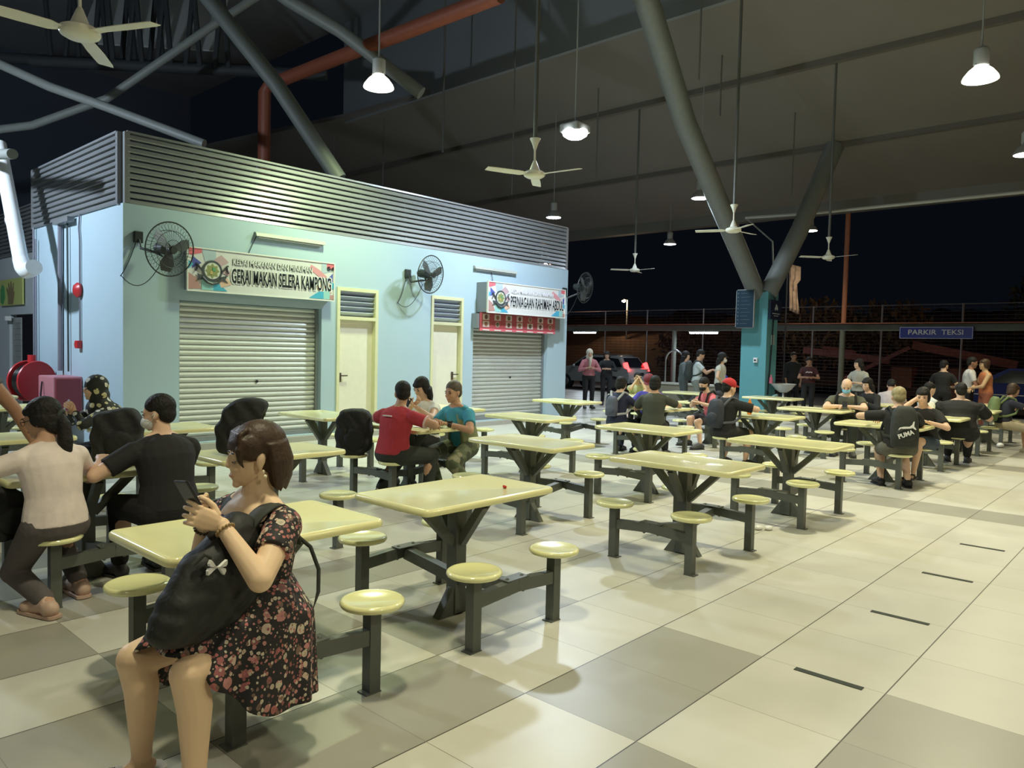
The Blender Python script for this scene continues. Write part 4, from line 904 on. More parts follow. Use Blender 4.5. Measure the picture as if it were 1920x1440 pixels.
    b.obj('body', skin(tone), t, 2)
    # clothes
    tp = topm or mat('top_%d_%d_%d' % tuple(int(c*500) for c in top), top, .85, var=.18, scale=12, bump=.25)
    bt = bottomm or mat('bottom_%d_%d_%d' % tuple(int(c*500) for c in bottom), bottom, .85, var=.2, scale=12, bump=.25)
    m = MB(); torso(m, .013, -.0, 1.0) if legs != 'dress' else torso(m, .010, -.12, .86)
    for q, S_, E, W in arms:
        if sleeve <= 0: continue
        sl = min(sleeve, 1.0); e = S_.lerp(E, sl)
        m.cone(spine(.97).lerp(S_, .5 if legs == 'dress' else 0), (.045 if legs == 'dress' else .062)*s, S_+V((0, 0, .022*s)), .040*s, 12); m.ell(S_, (.064*s,)*3); m.cone(S_, .064*s*w_, e, (.060 if sleeve < 1 else .05)*s*w_, 14)
        if sleeve > 1: m.ell(E, (.05*s*w_,)*3); m.cone(E, .05*s*w_, E.lerp(W, min(1, sleeve-1)), .037*s, 12)
    v2 = max(.0075, vox*.8)
    m.remesh(v2, 4).obj('shirt' if legs != 'dress' else 'dress_bodice', tp, t, 2)
    m = MB()
    if legs in ('pants', 'shorts'):
        torso(m, .010, -.2, .16)
        for q, Hp, K, A in lg:
            m.ell(Hp, (.098*s*w_,)*3); kk = K if legs == 'pants' else Hp.lerp(K, .82); m.cone(Hp, .100*s*w_, kk, .072*s*w_, 14)
            if legs == 'pants': m.ell(K, (.072*s*w_,)*3); m.cone(K, .070*s*w_, K.lerp(A, .90), .056*s, 14); m.ell(K.lerp(A, .9), (.056*s, .056*s, .05*s))
        m.remesh(v2, 4).obj('trousers' if legs == 'pants' else 'shorts', bt, t, 2)
    sm = mat('shoe_%d_%d_%d' % tuple(int(c*500) for c in shoes), shoes, .6)
    for q, Hp, K, A in lg:
        f1 = V((1, q*.15, 0)).normalized(); m = MB(); z0 = A.z-.085
        if not slip:
            m.cone(A+V((-.02, 0, -.01)), .046*s, A+f1*.12*s+V((0, 0, -.045)), .042*s, 14, 1.15); m.ell(A+V((-.03, 0, -.035)), (.055*s, .048*s, .05*s)); m.ell(A+f1*.15*s+V((0, 0, -.048)), (.072*s, .053*s, .036*s))
            m = m.remesh(.009, 3)
        m.prism([(-.085*s, -.02), (-.07*s, -.042), (.1*s, -.05), (.2*s, -.045), (.235*s, 0), (.2*s, .045), (.1*s, .05), (-.07*s, .042), (-.085*s, .02)], V((A.x, A.y, z0)), f1, V((-f1.y, f1.x, 0)), (0, 0, 1), .018)
        if slip: m.tube([A+f1*.1*s+V((0, -.045, -.075)), A+f1*.1*s+V((0, -.03, -.03)), A+f1*.1*s+V((0, .03, -.03)), A+f1*.1*s+V((0, .045, -.075))], .012, 6)
        m.obj('shoe', sm, t, True)
    # hair
    hm = hairm or M_hair; m = MB()
    if hair not in ('bald', 'hijab', 'custom'):
        m.ell(hp(-.020, 0, .048), (.100*s, .084*s, .088*s), HM, 20, 14); m.ell(hp(-.052, 0, .0), (.060*s, .076*s, .075*s), HM, 16, 12)
        if hair in ('bob', 'long', 'pony', 'bun'):
            for q in (-1, 1): m.ell(hp(-.015, q*.062, -.0), (.058*s, .028*s, .082*s if hair != 'pony' else .05*s), HM, 14, 10)
            m.ell(hp(-.055, 0, -.04), (.050*s, .074*s, .07*s), HM, 14, 10)
            m.ell(hp(.052, 0, .062), (.042*s, .066*s, .034*s), HM @ Matrix.Rotation(R(28), 3, 'Y'), 14, 10)
        if hair == 'long':
            for k in range(7):
                a = R(100+k*27); o = hp(-.02+.072*math.cos(a), .078*math.sin(a), -.02); e_ = o+V((-.035, 0, -.20*s-hairlong)); m.tube([o, o.lerp(e_, .5)+V((-.012, 0, 0)), e_], [.034*s, .032*s, .018*s], 8)
        if hair == 'pony':
            o = hp(-.105, 0, .0); m.tube([o, o+V((-.045, 0, -.05)), o+V((-.055, 0, -.15)), o+V((-.055, 0, -.25)), o+V((-.045, 0, -.34))], [.024, .036, .044, .036, .008], 12)
        if hair == 'bun': m.ell(hp(-.11, 0, .06), (.035,)*3)
        m.remesh(.008 if vox > .008 else .0055, 3).obj('hair', hm, t, 2)
    elif hair == 'bald':
        m.ell(hp(-.030, 0, -.0), (.082*s, .083*s, .055*s), HM, 20, 12); m.remesh(.008, 2).obj('hair', hm, t, 2)
    # face details
    e = MB(); 
    for q in (-1, 1): e.ell(hp(.0865, q*.031, .004), (.008*s, .013*s, .0042*s), HM, 10, 6)
    if not fine: e.obj('eyes', mat('eye_dark', (.02, .013, .01), .3), t, True)
    e = MB()
    for q in (-1, 1): e.ell(hp(.0905 if not fine else .084, q*.031, .025), (.005*s, .019*s, .0030*s), HM, 10, 5)
    e.obj('eyebrows', M_hair, t, True)
    e = MB(); e.ell(hp(.0885, 0, -.0605), (.0085*s, .022*s, .0075*s), HM, 12, 6); e.obj('lips', mat('lips_%d' % int(tone[0]*1000), (tone[0]*.82, tone[1]*.58, tone[2]*.6), .4), t, True)
    if mask:
        m = MB(); m.ell(hp(.052, 0, -.050), (.068*s, .062*s, .052*s), HM, 18, 12); m.ell(hp(.098, 0, -.028), (.016*s, .018*s, .018*s), HM, 10, 8); m = m.remesh(.007, 3)
        for q in (-1, 1): m.tube([hp(.07, q*.058, -.03), hp(.01, q*.083, -.005), hp(-.012, q*.084, .01)], .0018, 4); m.tube([hp(.06, q*.058, -.07), hp(.01, q*.082, -.03), hp(-.012, q*.084, .005)], .0018, 4)
        m.obj('face_mask', mat('mask_%d_%d' % (int(mask[0]*99), int(mask[2]*99)), mask, .8), t, 2)
    t_ = dict(root=t, hp=hp, HM=HM, arms=arms, legs=lg, spine=spine, tm=tm, s=s, Hc=Hc, P=P, w=w_)
    return t_
def phone(p, label, col=(.015, .015, .018), off=(0, 0, 0), rot=(0, 50, 0)):
    """a phone held between the hands, a thing of its own at their world position"""
    A = [a[3] for a in p['arms']]; c = (A[0]+A[1])/2; rt = p['root']
    M = Matrix.Translation(rt.location) @ rt.rotation_euler.to_matrix().to_4x4()
    o = MB().box((0, 0, 0), (.009, .075, .15)).obj('phone', mat('phone_case_%d' % int(col[0]*300), col, .3), None, bevel=.004)
    MB().box((-.0055, 0, 0), (.001, .066, .135)).obj('screen', mat('phone_screen', (.02, .02, .025), .15, emit=(.4, .5, .6), estr=.15), o)
    o.matrix_world = M @ Matrix.Translation(c+Vector(off)) @ Euler(tuple(R(a) for a in rot)).to_matrix().to_4x4()
    return tag(o, label, 'phone')
def cap(p, col, name='cap', back=False):
    m = MB(); hp, HM, s = p['hp'], p['HM'], p['s']; m.ell(hp(-.012, 0, .060), (.106*s, .09*s, .086*s), HM, 22, 14)
    d = -1 if back else 1; m.ell(hp(-.01+d*.105, 0, .045), (.062*s, .066*s, .010*s), HM @ Matrix.Rotation(R(12*d), 3, 'Y'), 18, 8)
    m = m.remesh(.007, 3); m.ell(hp(-.012, 0, .147), (.008,)*3, None, 8, 6)
    return m.obj(name, mat('cap_%d_%d' % (int(col[0]*99), int(col[1]*99)), col, .8, var=.15), p['root'], 2)
def backpack(p, col, label, big=1., logo=None, strapcol=None):
    """worn on the back: its own thing resting against the wearer, straps over the shoulders"""
    rt = p['root']; t = thing('backpack', label, 'backpack', rt.location, rt.rotation_euler.z)
    sp, tm, s, w_ = p['spine'], p['tm'], p['s'], p['w']; mt = mat('pack_%d_%d_%d' % tuple(int(c*300) for c in col), col, .7, var=.3, scale=14, bump=.3)
    M = tm(.5); c = sp(.52)+M @ Vector((-.20*s, 0, 0)); m = MB(); rs = []
    for z, a, b in ((-.26, .10, .05), (-.24, .145, .085), (-.1, .155, .10), (.1, .145, .09), (.2, .12, .07), (.25, .07, .04)):
        rs.append([c+M @ Vector((b*big*math.copysign(abs(math.cos(q))**.6, math.cos(q)), a*big*math.copysign(abs(math.sin(q))**.6, math.sin(q)), z*big)) for q in [2*math.pi*k/20 for k in range(20)]])
    m.loft(rs); m.obj('bag_body', mt, t, 2)
    c2 = c+M @ Vector((-.085*big, 0, -.09*big)); m = MB(); m.ell(c2, (.035*big, .115*big, .10*big), M, 16, 10); m.obj('front_pocket', mt, t, 2)
    sm = mat('strap_%d' % int((strapcol or col)[0]*300), strapcol or col, .8)
    for q in (-1, 1):
        pts = [sp(.72)+tm(.8) @ Vector((-.14*s, q*.08*big, 0)), sp(.93)+tm(.9) @ Vector((-.07*s, q*.115*w_, .045)), sp(.93)+tm(.9) @ Vector((.045*s, q*.12*w_, .035)), sp(.72)+tm(.7) @ Vector((.145*s, q*.12*w_, 0)), sp(.45)+tm(.5) @ Vector((.11*s, q*.165*w_, 0)), sp(.3)+tm(.3) @ Vector((-.02*s, q*.165*w_, 0)), sp(.25)+tm(.3) @ Vector((-.14*s, q*.10*big, 0))]
        m = MB(); m.tube(pts, .019, 8); m.obj('shoulder_strap', sm, t, True)
    if logo == 'cat':
        wm = mat('logo_white', (.75, .75, .72), .5); o = c+M @ Vector((-.128*big, 0, -.03)); ux, uz = M @ Vector((0, -1, 0)), M @ Vector((0, 0, 1)); un = M @ Vector((-1, 0, 0))
        m = MB(); m.prism([(-.10, -.01), (-.085, .012), (-.04, .022), (.02, .025), (.05, .05), (.062, .085), (.075, .09), (.072, .06), (.07, .03), (.095, -.005), (.085, -.01), (.055, .012), (.03, .005), (-.02, .0), (-.05, -.002), (-.07, .002), (-.085, -.008), (-.1, -.02)], o, ux, uz, un, .006); m.obj('leaping_cat_logo', wm, t)
        tx = text('lettering', 'PUMA', wm, t, (0, 0, 0), (0, 0, 0), .075, .9, 'CENTER', .002)
        RM = Matrix((ux, uz, un)).transposed().to_4x4() @ Matrix.Rotation(R(22), 4, 'Z'); tx.matrix_local = Matrix.Translation(o+M @ Vector((-.004, .02, -.07))) @ RM @ Matrix.Diagonal((.9, 1, 1, 1))
    return t

# --- the people at the tables
BLK = (.012, .012, .013); NAV = (.018, .022, .055)
p = person('woman with black ponytail and pale T-shirt sitting with her back turned', 1.44, 4.93, 100, lean=13, hyaw=38, hpit=14, hr=(.33, -.12, .80), hl=(.40, .38, .80), el=(0, 1, -.3), tone=SK2, top=(.76, .66, .62), bottom=(.10, .085, .085), shoes=(.55, .38, .30), hair='pony', fr=(.12, -.20, .09), fl=(-.10, .10, .09), vox=.0095, sleeve=.6)
e = MB(); hp = p['hp']; e.ring(hp(-.108, 0, .0), .026, .012, p['HM'] @ Vector((1, 0, .6)), 16, 6); e.obj('hair_band', mat('grey_scrunchie', (.04, .05, .045), .9), p['root'], True)
e = MB()
for q in (-1, 1): e.ring(hp(.098, q*.032, .003), .021, .0022, p['HM'] @ Vector((1, 0, 0)), 16, 4); e.tube([hp(.098, q*.052, .006), hp(.0, q*.082, .006)], .0022, 4)
e.obj('glasses', M_blackpl, p['root'])
p = person('man in black T-shirt and white face mask seated behind the nearest table', 2.10, 4.93, 95, lean=12, hyaw=42, hpit=8, hr=(.36, -.05, .80), hl=(.30, .30, .82), tone=SK1, top=BLK, bottom=(.01, .01, .012), hair='short', mask=(.75, .8, .82), w_=1.12, vox=.010, sleeve=.7)
p = person('woman in dark dotted headscarf holding a phone in front of the red hose box', 2.86, 8.06, 172, lean=14, hyaw=4, hpit=4, hr=(.36, .0, .90), hl=(.34, .07, .90), tone=SK1, topm=blobs('dotted_cloth', (.018, .02, .018), [(.75, .72, .6), (.6, .55, .3), (.7, .7, .68)], 15., .42), sleeve=1.9, bottom=BLK, hair='hijab', vox=.011, palm=(1, 0, .6))
m = MB(); hp, HM = p['hp'], p['HM']; m.ell(hp(-.022, 0, .030), (.112, .100, .112), HM, 22, 16); m.ell(hp(-.035, 0, -.07), (.10, .105, .10), HM, 18, 12); m.ell(p['spine'](.93)+Vector((-.0, 0, -.02)), (.135, .165, .12), None, 18, 12); m.ell(p['spine'](.72)+Vector((-.03, 0, 0)), (.15, .185, .14), None, 18, 12)
m.remesh(.009, 4).obj('headscarf', MATS['dotted_cloth'], p['root'], 2)
phone(p, 'phone held by the woman in the dotted headscarf', (.5, .45, .45), (.06, 0, .05), (0, -25, 0))
p = person('man in red polo shirt seated with his back turned, looking left', 4.83, 6.03, 8, lean=12, hyaw=48, hpit=6, hr=(.32, -.30, .80), hl=(.34, .26, .82), er=(-.3, -1, -.1), el=(-.3, 1, -.1), tone=SK2, top=(.42, .035, .05), bottom=(.025, .03, .025), w_=1.12, hair='short', fr=(.30, -.22, .085), fl=(.10, .28, .085), vox=.010, sleeve=.62)
m = MB(); c = p['spine'](.97); m.ring(c+Vector((0, 0, .0)), .068, .016, Vector((.15, 0, 1)), 24, 8); m.obj('collar', mat('polo_red', (.42, .035, .05), .85), p['root'], True)
for q, S_, E_, W in p['arms']:
    e = S_.lerp(E_, .62); m = MB(); m.cone(e, .070, e+(E_-S_).normalized()*.014, .069, 18); m.obj('sleeve_trim', mat('pale_trim', (.7, .5, .5), .8), p['root'], True)
o = p['spine'](.80)+Vector((-.152, -.0, .02)); m = MB()
for k in range(5): m.box(o+Vector((-.0, .05-.025*k, 0)), (.012, .02, .012))
m.obj('back_print', mat('print_white', (.7, .65, .65), .7), p['root'])
p = person('woman in white sleeveless blouse looking down at her phone near the second cream door', 5.86, 6.69, 188, lean=7, hyaw=-4, hpit=24, hr=(.28, .02, .93), hl=(.30, .10, .92), tone=SK1, top=(.72, .72, .64), bottom=BLK, sleeve=.35, hair='long', vox=.011, palm=(-.2, 0, 1))
phone(p, 'dark phone held by the woman in the white blouse', off=(.10, -.02, .035), rot=(0, -35, 0))
camo = blobs('camouflage_cloth', (.13, .15, .09), [(.05, .06, .035), (.25, .24, .15), (.09, .11, .06)], 11., .75)
p = person('grey haired man in blue T-shirt, khaki vest and camouflage trousers leaning on the table', 5.84, 6.03, 178, lean=16, hyaw=8, hpit=6, hr=(.42, .02, .80), hl=(.38, .18, .79), tone=SK2, top=(.05, .30, .42), bottomm=camo, hair='short', hairm=mat('grey_brown_hair', (.09, .07, .05), .6, var=.4, scale=30), fr=(.25, -.12, .085), fl=(.10, .25, .085), shoes=BLK, vox=.010, sleeve=.65, w_=1.08)
m = MB(); sp, tm = p['spine'], p['tm']; rs = []
for u, a, b in ((-.02, .20, .16), (.2, .19, .155), (.45, .175, .145), (.7, .185, .145), (.86, .172, .125), (.95, .12, .09)):
    rs.append([sp(u)+tm(u) @ Vector((b*math.cos(q), a*math.sin(q), 0)) for q in [R(32)+R(296)*k/22 for k in range(23)]])
m.loft(rs, False, False); o = m.obj('vest', mat('khaki_vest', (.24, .26, .14), .85, var=.2), p['root'], 2); o.modifiers.new('s', 'SOLIDIFY').thickness = .012
q, S_, E_, W = p['arms'][1]; d = (W-E_).normalized(); m = MB(); m.cone(W-d*.03, .033, W+d*.01, .031, 16); m.box(W-d*.01+Vector((0, 0, .032)), (.045, .04, .014)); m.obj('wristwatch', M_blackpl, p['root'], True)
for k, (x, y, a, lab) in enumerate(((5.33, 6.10, 12, 'white sheets of paper under the arms of the man in the khaki vest'), (5.2, 6.42, 40, 'loose white paper on the table near the woman in the white blouse'))):
    tag(MB().box((x, y, .7525+.001*k), (.21, .30, .003), Euler((0, 0, R(a))).to_matrix()).obj('paper_sheet', mat('paper', (.75, .75, .72), .7)), lab, 'paper')
p = person('person in dark grey shirt with black bushy hair sitting back turned behind the middle table', 9.81, 6.03, 22, lean=9, hyaw=-5, hpit=12, hr=(.36, -.16, .82), hl=(.33, .12, .82), er=(-.2, -1, -.2), tone=SK2, top=(.055, .06, .045), bottom=(.015, .015, .02), hair='bob', sleeve=.75, w_=1.05)
p = person('girl in navy shirt with pale backpack straps seen from behind', 9.81, 6.69, 5, lean=10, hyaw=-12, hpit=18, hr=(.38, -.10, .80), hl=(.36, .12, .80), tone=SK1, top=NAV, bottom=(.03, .04, .07), hair='bob', sleeve=1.9, s=.95)
backpack(p, (.09, .10, .15), 'small grey blue backpack with pale straps on the back of the navy shirt girl', .62, None, (.4, .42, .45))
p = person('man in blue violet shirt and dark red cap facing the viewer, head bowed', 10.79, 6.69, 200, lean=14, hyaw=0, hpit=28, hr=(.38, -.10, .80), hl=(.42, .18, .79), tone=SK1, top=(.06, .05, .32), bottom=BLK, hair='short', sleeve=.7)
cap(p, (.16, .02, .03))
p = person('man in black T-shirt and bright red cap seen from behind at right of centre', 9.90, 4.93, -12, lean=9, hyaw=-18, hpit=8, hr=(.40, -.26, .84), hl=(.34, .14, .80), er=(-.2, -1, -.1), tone=SK1, top=BLK, bottom=(.02, .02, .02), legs='shorts', hair='short', sleeve=.8, w_=1.12, fr=(.32, -.16, .085), fl=(.28, .2, .085))
cap(p, (.5, .025, .03))
backpack(p, (.03, .035, .05), 'dark sling backpack with grey strap on the man in the red cap', .8, None, (.10, .11, .13))
p = person('person in coral pink shirt and black mask leaning on a table, knee bare', 11.82, 6.10, 150, lean=16, hyaw=14, hpit=22, hr=(.36, .0, .80), hl=(.40, .20, .79), tone=SK1, top=(.62, .14, .16), bottom=(.03, .03, .04), legs='shorts', hair='short', mask=(.01, .01, .012), sleeve=.6, fr=(.42, -.05, .12), fl=(.35, .22, .085), s=.95)
backpack(p, BLK, 'black backpack on the person in the coral pink shirt', .8)
phone(p, 'dark phone in the hands of the person in the coral pink shirt', off=(.09, 0, .06), rot=(0, -40, 0))
p = person('bald man in grey green shirt and blue face mask leaning on his table', 12.98, 4.27, 196, lean=16, hyaw=-2, hpit=30, hr=(.36, -.06, .81), hl=(.38, .05, .81), er=(0, -1, -.15), el=(0, 1, -.15), tone=SK1, top=(.085, .09, .065), bottom=(.03, .035, .03), hair='bald', mask=(.22, .50, .68), sleeve=.65, w_=1.2, s=1.03)
backpack(p, BLK, 'black backpack with camera strap on the bald man', .8)
phone(p, 'black phone held by the bald man', off=(.10, 0, .03), rot=(0, -50, 0))
p = person('woman in black with long black hair leaning beside the bald man', 14.5, 4.3, 150, lean=14, hyaw=10, hpit=10, hr=(.3, -.05, .82), hl=(.3, .12, .80), tone=SK1, top=BLK, bottom=BLK, hair='long', hairlong=.1, sleeve=1.8)
p = person('man with bleached hair in black T-shirt and khaki shorts seen from behind', 9.99, 2.64, 30, lean=12, hyaw=2, hpit=10, hr=(.36, -.10, .82), hl=(.34, .26, .84), er=(-.2, -1, -.3), el=(0, 1, 0), tone=SK1, top=BLK, bottom=(.10, .095, .07), legs='shorts', hair='short', hairm=mat('bleached_hair', (.32, .27, .14), .6, var=.5, scale=30), sleeve=.75, w_=1.1, fr=(.16, -.16, .085), fl=(.22, .14, .085), shoes=BLK, vox=.011)
backpack(p, (.022, .025, .022), 'big dark backpack with white leaping cat logo and PUMA lettering', 1.0, 'cat')
p = person('girl in black T-shirt and denim shorts resting her cheek on her hand', 10.97, 2.60, 176, lean=12, hyaw=10, hpit=10, hr=(.20, -.04, 1.10), hl=(.36, .16, .80), er=(.6, -.7, -.8), tone=SK1, top=BLK, bottom=(.04, .06, .09), legs='shorts', hair='bob', sleeve=.75, fl=(.42, .02, .16), fr=(.28, -.12, .085), slip=True, vox=.011, s=.98)
p = person('very broad man in black T-shirt with black hair seen from behind at right', 13.02, 2.62, 12, lean=10, hyaw=12, hpit=6, hr=(.34, -.2, .80), hl=(.34, .2, .80), tone=SK1, top=BLK, bottom=BLK, hair='short', sleeve=.8, w_=1.45, belly=1.4)
p = person('boy in white jacket in profile writing beside the broad man', 14.3, 3.40, -35, lean=6, hyaw=-12, hpit=12, hr=(.34, -.05, .82), hl=(.32, .12, .80), tone=SK1, top=(.62, .64, .62), bottom=BLK, hair='short', sleeve=1.9, s=.93)
p = person('boy in black T-shirt and beige shorts sitting on the last bench with both hands raised', 15.5, 2.45, -62, lean=12, hyaw=2, hpit=14, hr=(.42, -.06, .88), hl=(.40, .10, .84), tone=SK2, top=(.018, .02, .035), bottom=(.42, .36, .25), legs='shorts', hair='bob', hairm=M_hbr, sleeve=.7, fr=(.55, -.08, .085), fl=(.40, .12, .085), shoes=(.5, .46, .38), s=.95)
backpack(p, (.14, .19, .08), 'olive green backpack on the boy at the right edge', .85)
p = person('kid in pale green shirt with both hands at the face beside the wall corner', 13.35, 8.62, 215, lean=12, hyaw=-4, hpit=14, hr=(.24, -.02, 1.04), hl=(.25, .06, 1.05), er=(.8, -.5, -.8), el=(.8, .5, -.8), tone=(.55, .36, .2), top=(.42, .45, .24), bottom=BLK, hair='short', s=.92)
# standing
p = person('standing person in pink shirt with a pale head cover by the wall corner', 16.9, 12.5, 230, None, lean=2, hyaw=0, hpit=8, hr=(.16, -.08, 1.15), hl=(.16, .08, 1.15), tone=SK2, top=(.42, .15, .17), bottom=BLK, hair='hijab', sleeve=1.8)
m = MB(); hp, HM = p['hp'], p['HM']; m.ell(hp(-.02, 0, .03), (.11, .098, .11), HM, 18, 12); m.ell(hp(-.02, 0, -.1), (.09, .10, .10), HM, 16, 10); m.tube([hp(.08, 0, -.1), hp(.14, 0, -.2), hp(.15, -.02, -.42)], [.05, .045, .02], 8)
m.remesh(.01, 3).obj('headscarf', mat('pale_scarf', (.55, .5, .38), .8), p['root'], 2)
p = person('standing person in black between the pink shirt person and the car', 18.6, 13.1, 215, None, lean=2, hpit=10, hr=(.2, -.08, 1.1), hl=(.2, .08, 1.1), tone=SK2, top=(.01, .01, .012), bottom=(.01, .01, .012), hair='long', sleeve=1.8, s=.97)
p = person('standing man in white T-shirt looking at his phone left of the teal column', 16.4, 8.90, -60, None, lean=4, hyaw=0, hpit=26, hr=(.34, -.05, 1.22), hl=(.34, .05, 1.22), tone=SK2, top=(.50, .56, .58), bottom=(.20, .22, .2), legs='shorts', hair='short', sleeve=.6, s=1.02)
backpack(p, (.03, .04, .04), 'dark backpack on the standing man in the white T-shirt', .95)
phone(p, 'phone held up by the standing man in the white T-shirt', off=(.10, 0, .03), rot=(0, -40, 0))
p = person('standing girl in black cap and pale top with mask beside the man in white', 16.3, 8.24, -75, None, lean=2, hyaw=10, hpit=6, hr=(.1, -.16, .95), hl=(.12, .16, .95), tone=SK1, top=(.55, .55, .48), bottom=BLK, hair='long', mask=(.6, .6, .55), sleeve=.4, s=.98)
cap(p, (.012, .012, .012))
p = person('standing person with long dark hair and grey jacket behind the man in the white T-shirt', 17.0, 9.60, -70, None, lean=3, hpit=10, hr=(.2, -.1, 1.05), hl=(.2, .1, 1.05), tone=SK1, top=(.09, .11, .11), bottom=(.08, .1, .1), hair='long', hairlong=.15, sleeve=1.8)
p = person('standing person all in black in the dark right of the basin', 21.8, 8.72, 215, None, lean=2, hpit=5, hr=(.1, -.2, .85), hl=(.1, .2, .85), tone=SK3, top=(.012, .012, .013), bottom=(.012, .012, .013), hair='short', sleeve=1.5, s=1.03)
p = person('standing person in maroon T-shirt with white chest print behind the far tables', 20.5, 7.77, 205, None, lean=2, hpit=14, hr=(.22, -.06, 1.05), hl=(.22, .06, 1.05), tone=SK3, top=(.05, .012, .014), bottom=(.012, .012, .013), hair='short', sleeve=.6, s=.95)
m = MB()
for k in range(5): m.box(p['spine'](.66)+Vector((.128, -.07+.035*k, .01*(k % 2))), (.01, .022, .03))
m.obj('chest_print', mat('print_white', (.7, .65, .65), .7), p['root'])
p = person('standing woman with long black hair and pale top in profile behind the bald man', 17.5, 5.5, 160, None, lean=4, hyaw=-25, hpit=2, hr=(.2, -.1, 1.05), hl=(.2, .1, 1.05), tone=SK1, top=(.42, .42, .36), bottom=BLK, hair='long', hairlong=.12, sleeve=.5, s=.97, tall=-.04)
p = person('hunched person in pale grey T-shirt seen from behind at a far table', 16.0, 4.46, 10, lean=32, hpit=45, hr=(.4, -.1, .80), hl=(.4, .1, .80), tone=SK2, top=(.50, .44, .46), bottom=BLK, hair='short', sleeve=.6)
p = person('standing man in black shirt with short hair in front of the right bushes', 18.4, 4.06, 0, None, lean=6, hyaw=-25, hpit=14, hr=(.2, -.1, 1.0), hl=(.2, .1, 1.0), tone=SK1, top=(.012, .012, .013), bottom=BLK, hair='short', sleeve=.6, s=.95)
p = person('standing man in plain white T-shirt near the dark blue car', 18.7, 3.64, -70, None, lean=5, hyaw=-8, hpit=10, hr=(.26, -.05, 1.0), hl=(.26, .08, 1.0), tone=SK3, top=(.58, .58, .58), bottom=BLK, hair='short', sleeve=.65)
p = person('standing woman in orange sleeveless top facing left near the right edge', 18.5, 3.26, 120, None, lean=4, hyaw=5, hpit=2, hr=(.3, .02, 1.0), hl=(.3, .06, 1.02), tone=(.55, .30, .17), top=(.45, .15, .06), bottom=(.28, .09, .05), hair='bob', hairm=M_hbr, sleeve=0, s=.98)
p = person('person half hidden in the far left doorway', 5.5, 19.45, 240, None, lean=4, hpit=10, hr=(.15, -.1, 1.0), hl=(.15, .1, 1.0), tone=SK1, top=(.5, .5, .5), bottom=BLK, hair='bob', sleeve=.6, s=.97)
p = person('person cut off at the left edge, bare arm reaching down to the table', 1.06, 5.72, 60, None, lean=12, hr=(.14, -.52, .80), hl=(.05, .3, .85), er=(.1, -1, -.2), tone=SK3, top=(.1, .1, .12), bottom=BLK, hair='short', sleeve=.4, s=1.05)

# --- the woman in the floral dress (nearest figure)
floral = blobs('floral_cloth', (.010, .009, .010), [(.44, .14, .13), (.58, .44, .34), (.30, .10, .10), (.56, .48, .36), (.20, .12, .09), (.50, .22, .20)], 23., .42, .7, scale2=60.)
p = person('woman in black floral dress with short brown bob, nearest the viewer, looking at phone', 1.48, 2.70, 197, lean=-2, twist=-14, hyaw=-32, hpit=5, s=1.045, hr=(.215, -.03, .935), hl=(.262, .105, .955), er=(-.05, -.35, -1), el=(-.1, .8, -.75), fr=(.345, -.20, .088), fl=(.385, .115, .085),
           tone=(.80, .57, .37), topm=floral, legs='dress', hair='custom', shoes=(.62, .56, .48), slip=True, sleeve=.55, vox=.006, w_=1.06, curl={-1: .9, 1: .75}, palm={-1: (.1, .8, .5), 1: (.2, -1, .25)}, hdir={-1: (.5, .12, .45), 1: (.75, -.28, .42)}, fine=True, belly=.82, bone=(.395, .375))
rt, hp, HM, sp, tm = p['root'], p['hp'], p['HM'], p['spine'], p['tm']
# hair
m = MB()
m.ell(hp(-.020, 0, .050), (.106, .088, .090), HM, 24, 16); m.ell(hp(-.058, 0, .0), (.072, .083, .095), HM, 20, 14); m.ell(hp(-.066, 0, -.075), (.048, .068, .060), HM, 18, 12)
m.ell(hp(.026, 0, .072), (.050, .070, .030), HM @ Matrix.Rotation(R(38), 3, 'Y'), 20, 14)
for q in (-1, 1):
    m.ell(hp(.020, q*.062, .040), (.060, .026, .052), HM, 16, 10)
    m.tube([hp(.045, q*.062, .07), hp(.068, q*.066, .035), hp(.070, q*.067, .0), hp(.058, q*.068, -.028)], [.020, .017, .011, .003], 8)
for k in range(15):
    a = -1+2*k/14; m.tube([hp(.028, .052*a, .110), hp(.060, .060*a, .092), hp(.081-.014*a*a, .064*a, .062), hp(.089-.020*a*a, .066*a, .034-.012*abs(a))], [.010, .0105, .008, .002], 8)
for k in range(19):
    a = R(98+k*9.1); c, s_ = math.cos(a), math.sin(a)
    m.tube([hp(-.03+.080*c, .078*s_, .05), hp(-.035+.092*c, .086*s_, -.02), hp(-.042+.078*c, .076*s_, -.085), hp(-.040+.066*c, .066*s_, -.125-.006*(k % 3))], [.016, .016, .013, .004], 8)
m.remesh(.0045, 3, .5).obj('hair', M_hbr, rt, 2)
m = MB()
for q in (-1, 1): m.tube([hp(.080, q*.018, -.0035), hp(.0885, q*.028, -.0075), hp(.084, q*.043, -.006), hp(.076, q*.050, -.002)], [.0012, .0018, .0018, .001], 6)
m.obj('eyelashes', M_hair, rt)
m = MB()
m.ell(hp(-.006, .088, -.048), (.006, .004, .008), None, 10, 8); m.ell(hp(-.010, .089, -.066), (.008, .008, .008), None, 12, 8); m.obj('earring', mat('pearl', (.8, .72, .5), .2), rt, True)
m = MB(); m.ell(hp(-.010, -.089, -.060), (.009,)*3, None, 12, 8); m.obj('earring', MATS['pearl'], rt, True)
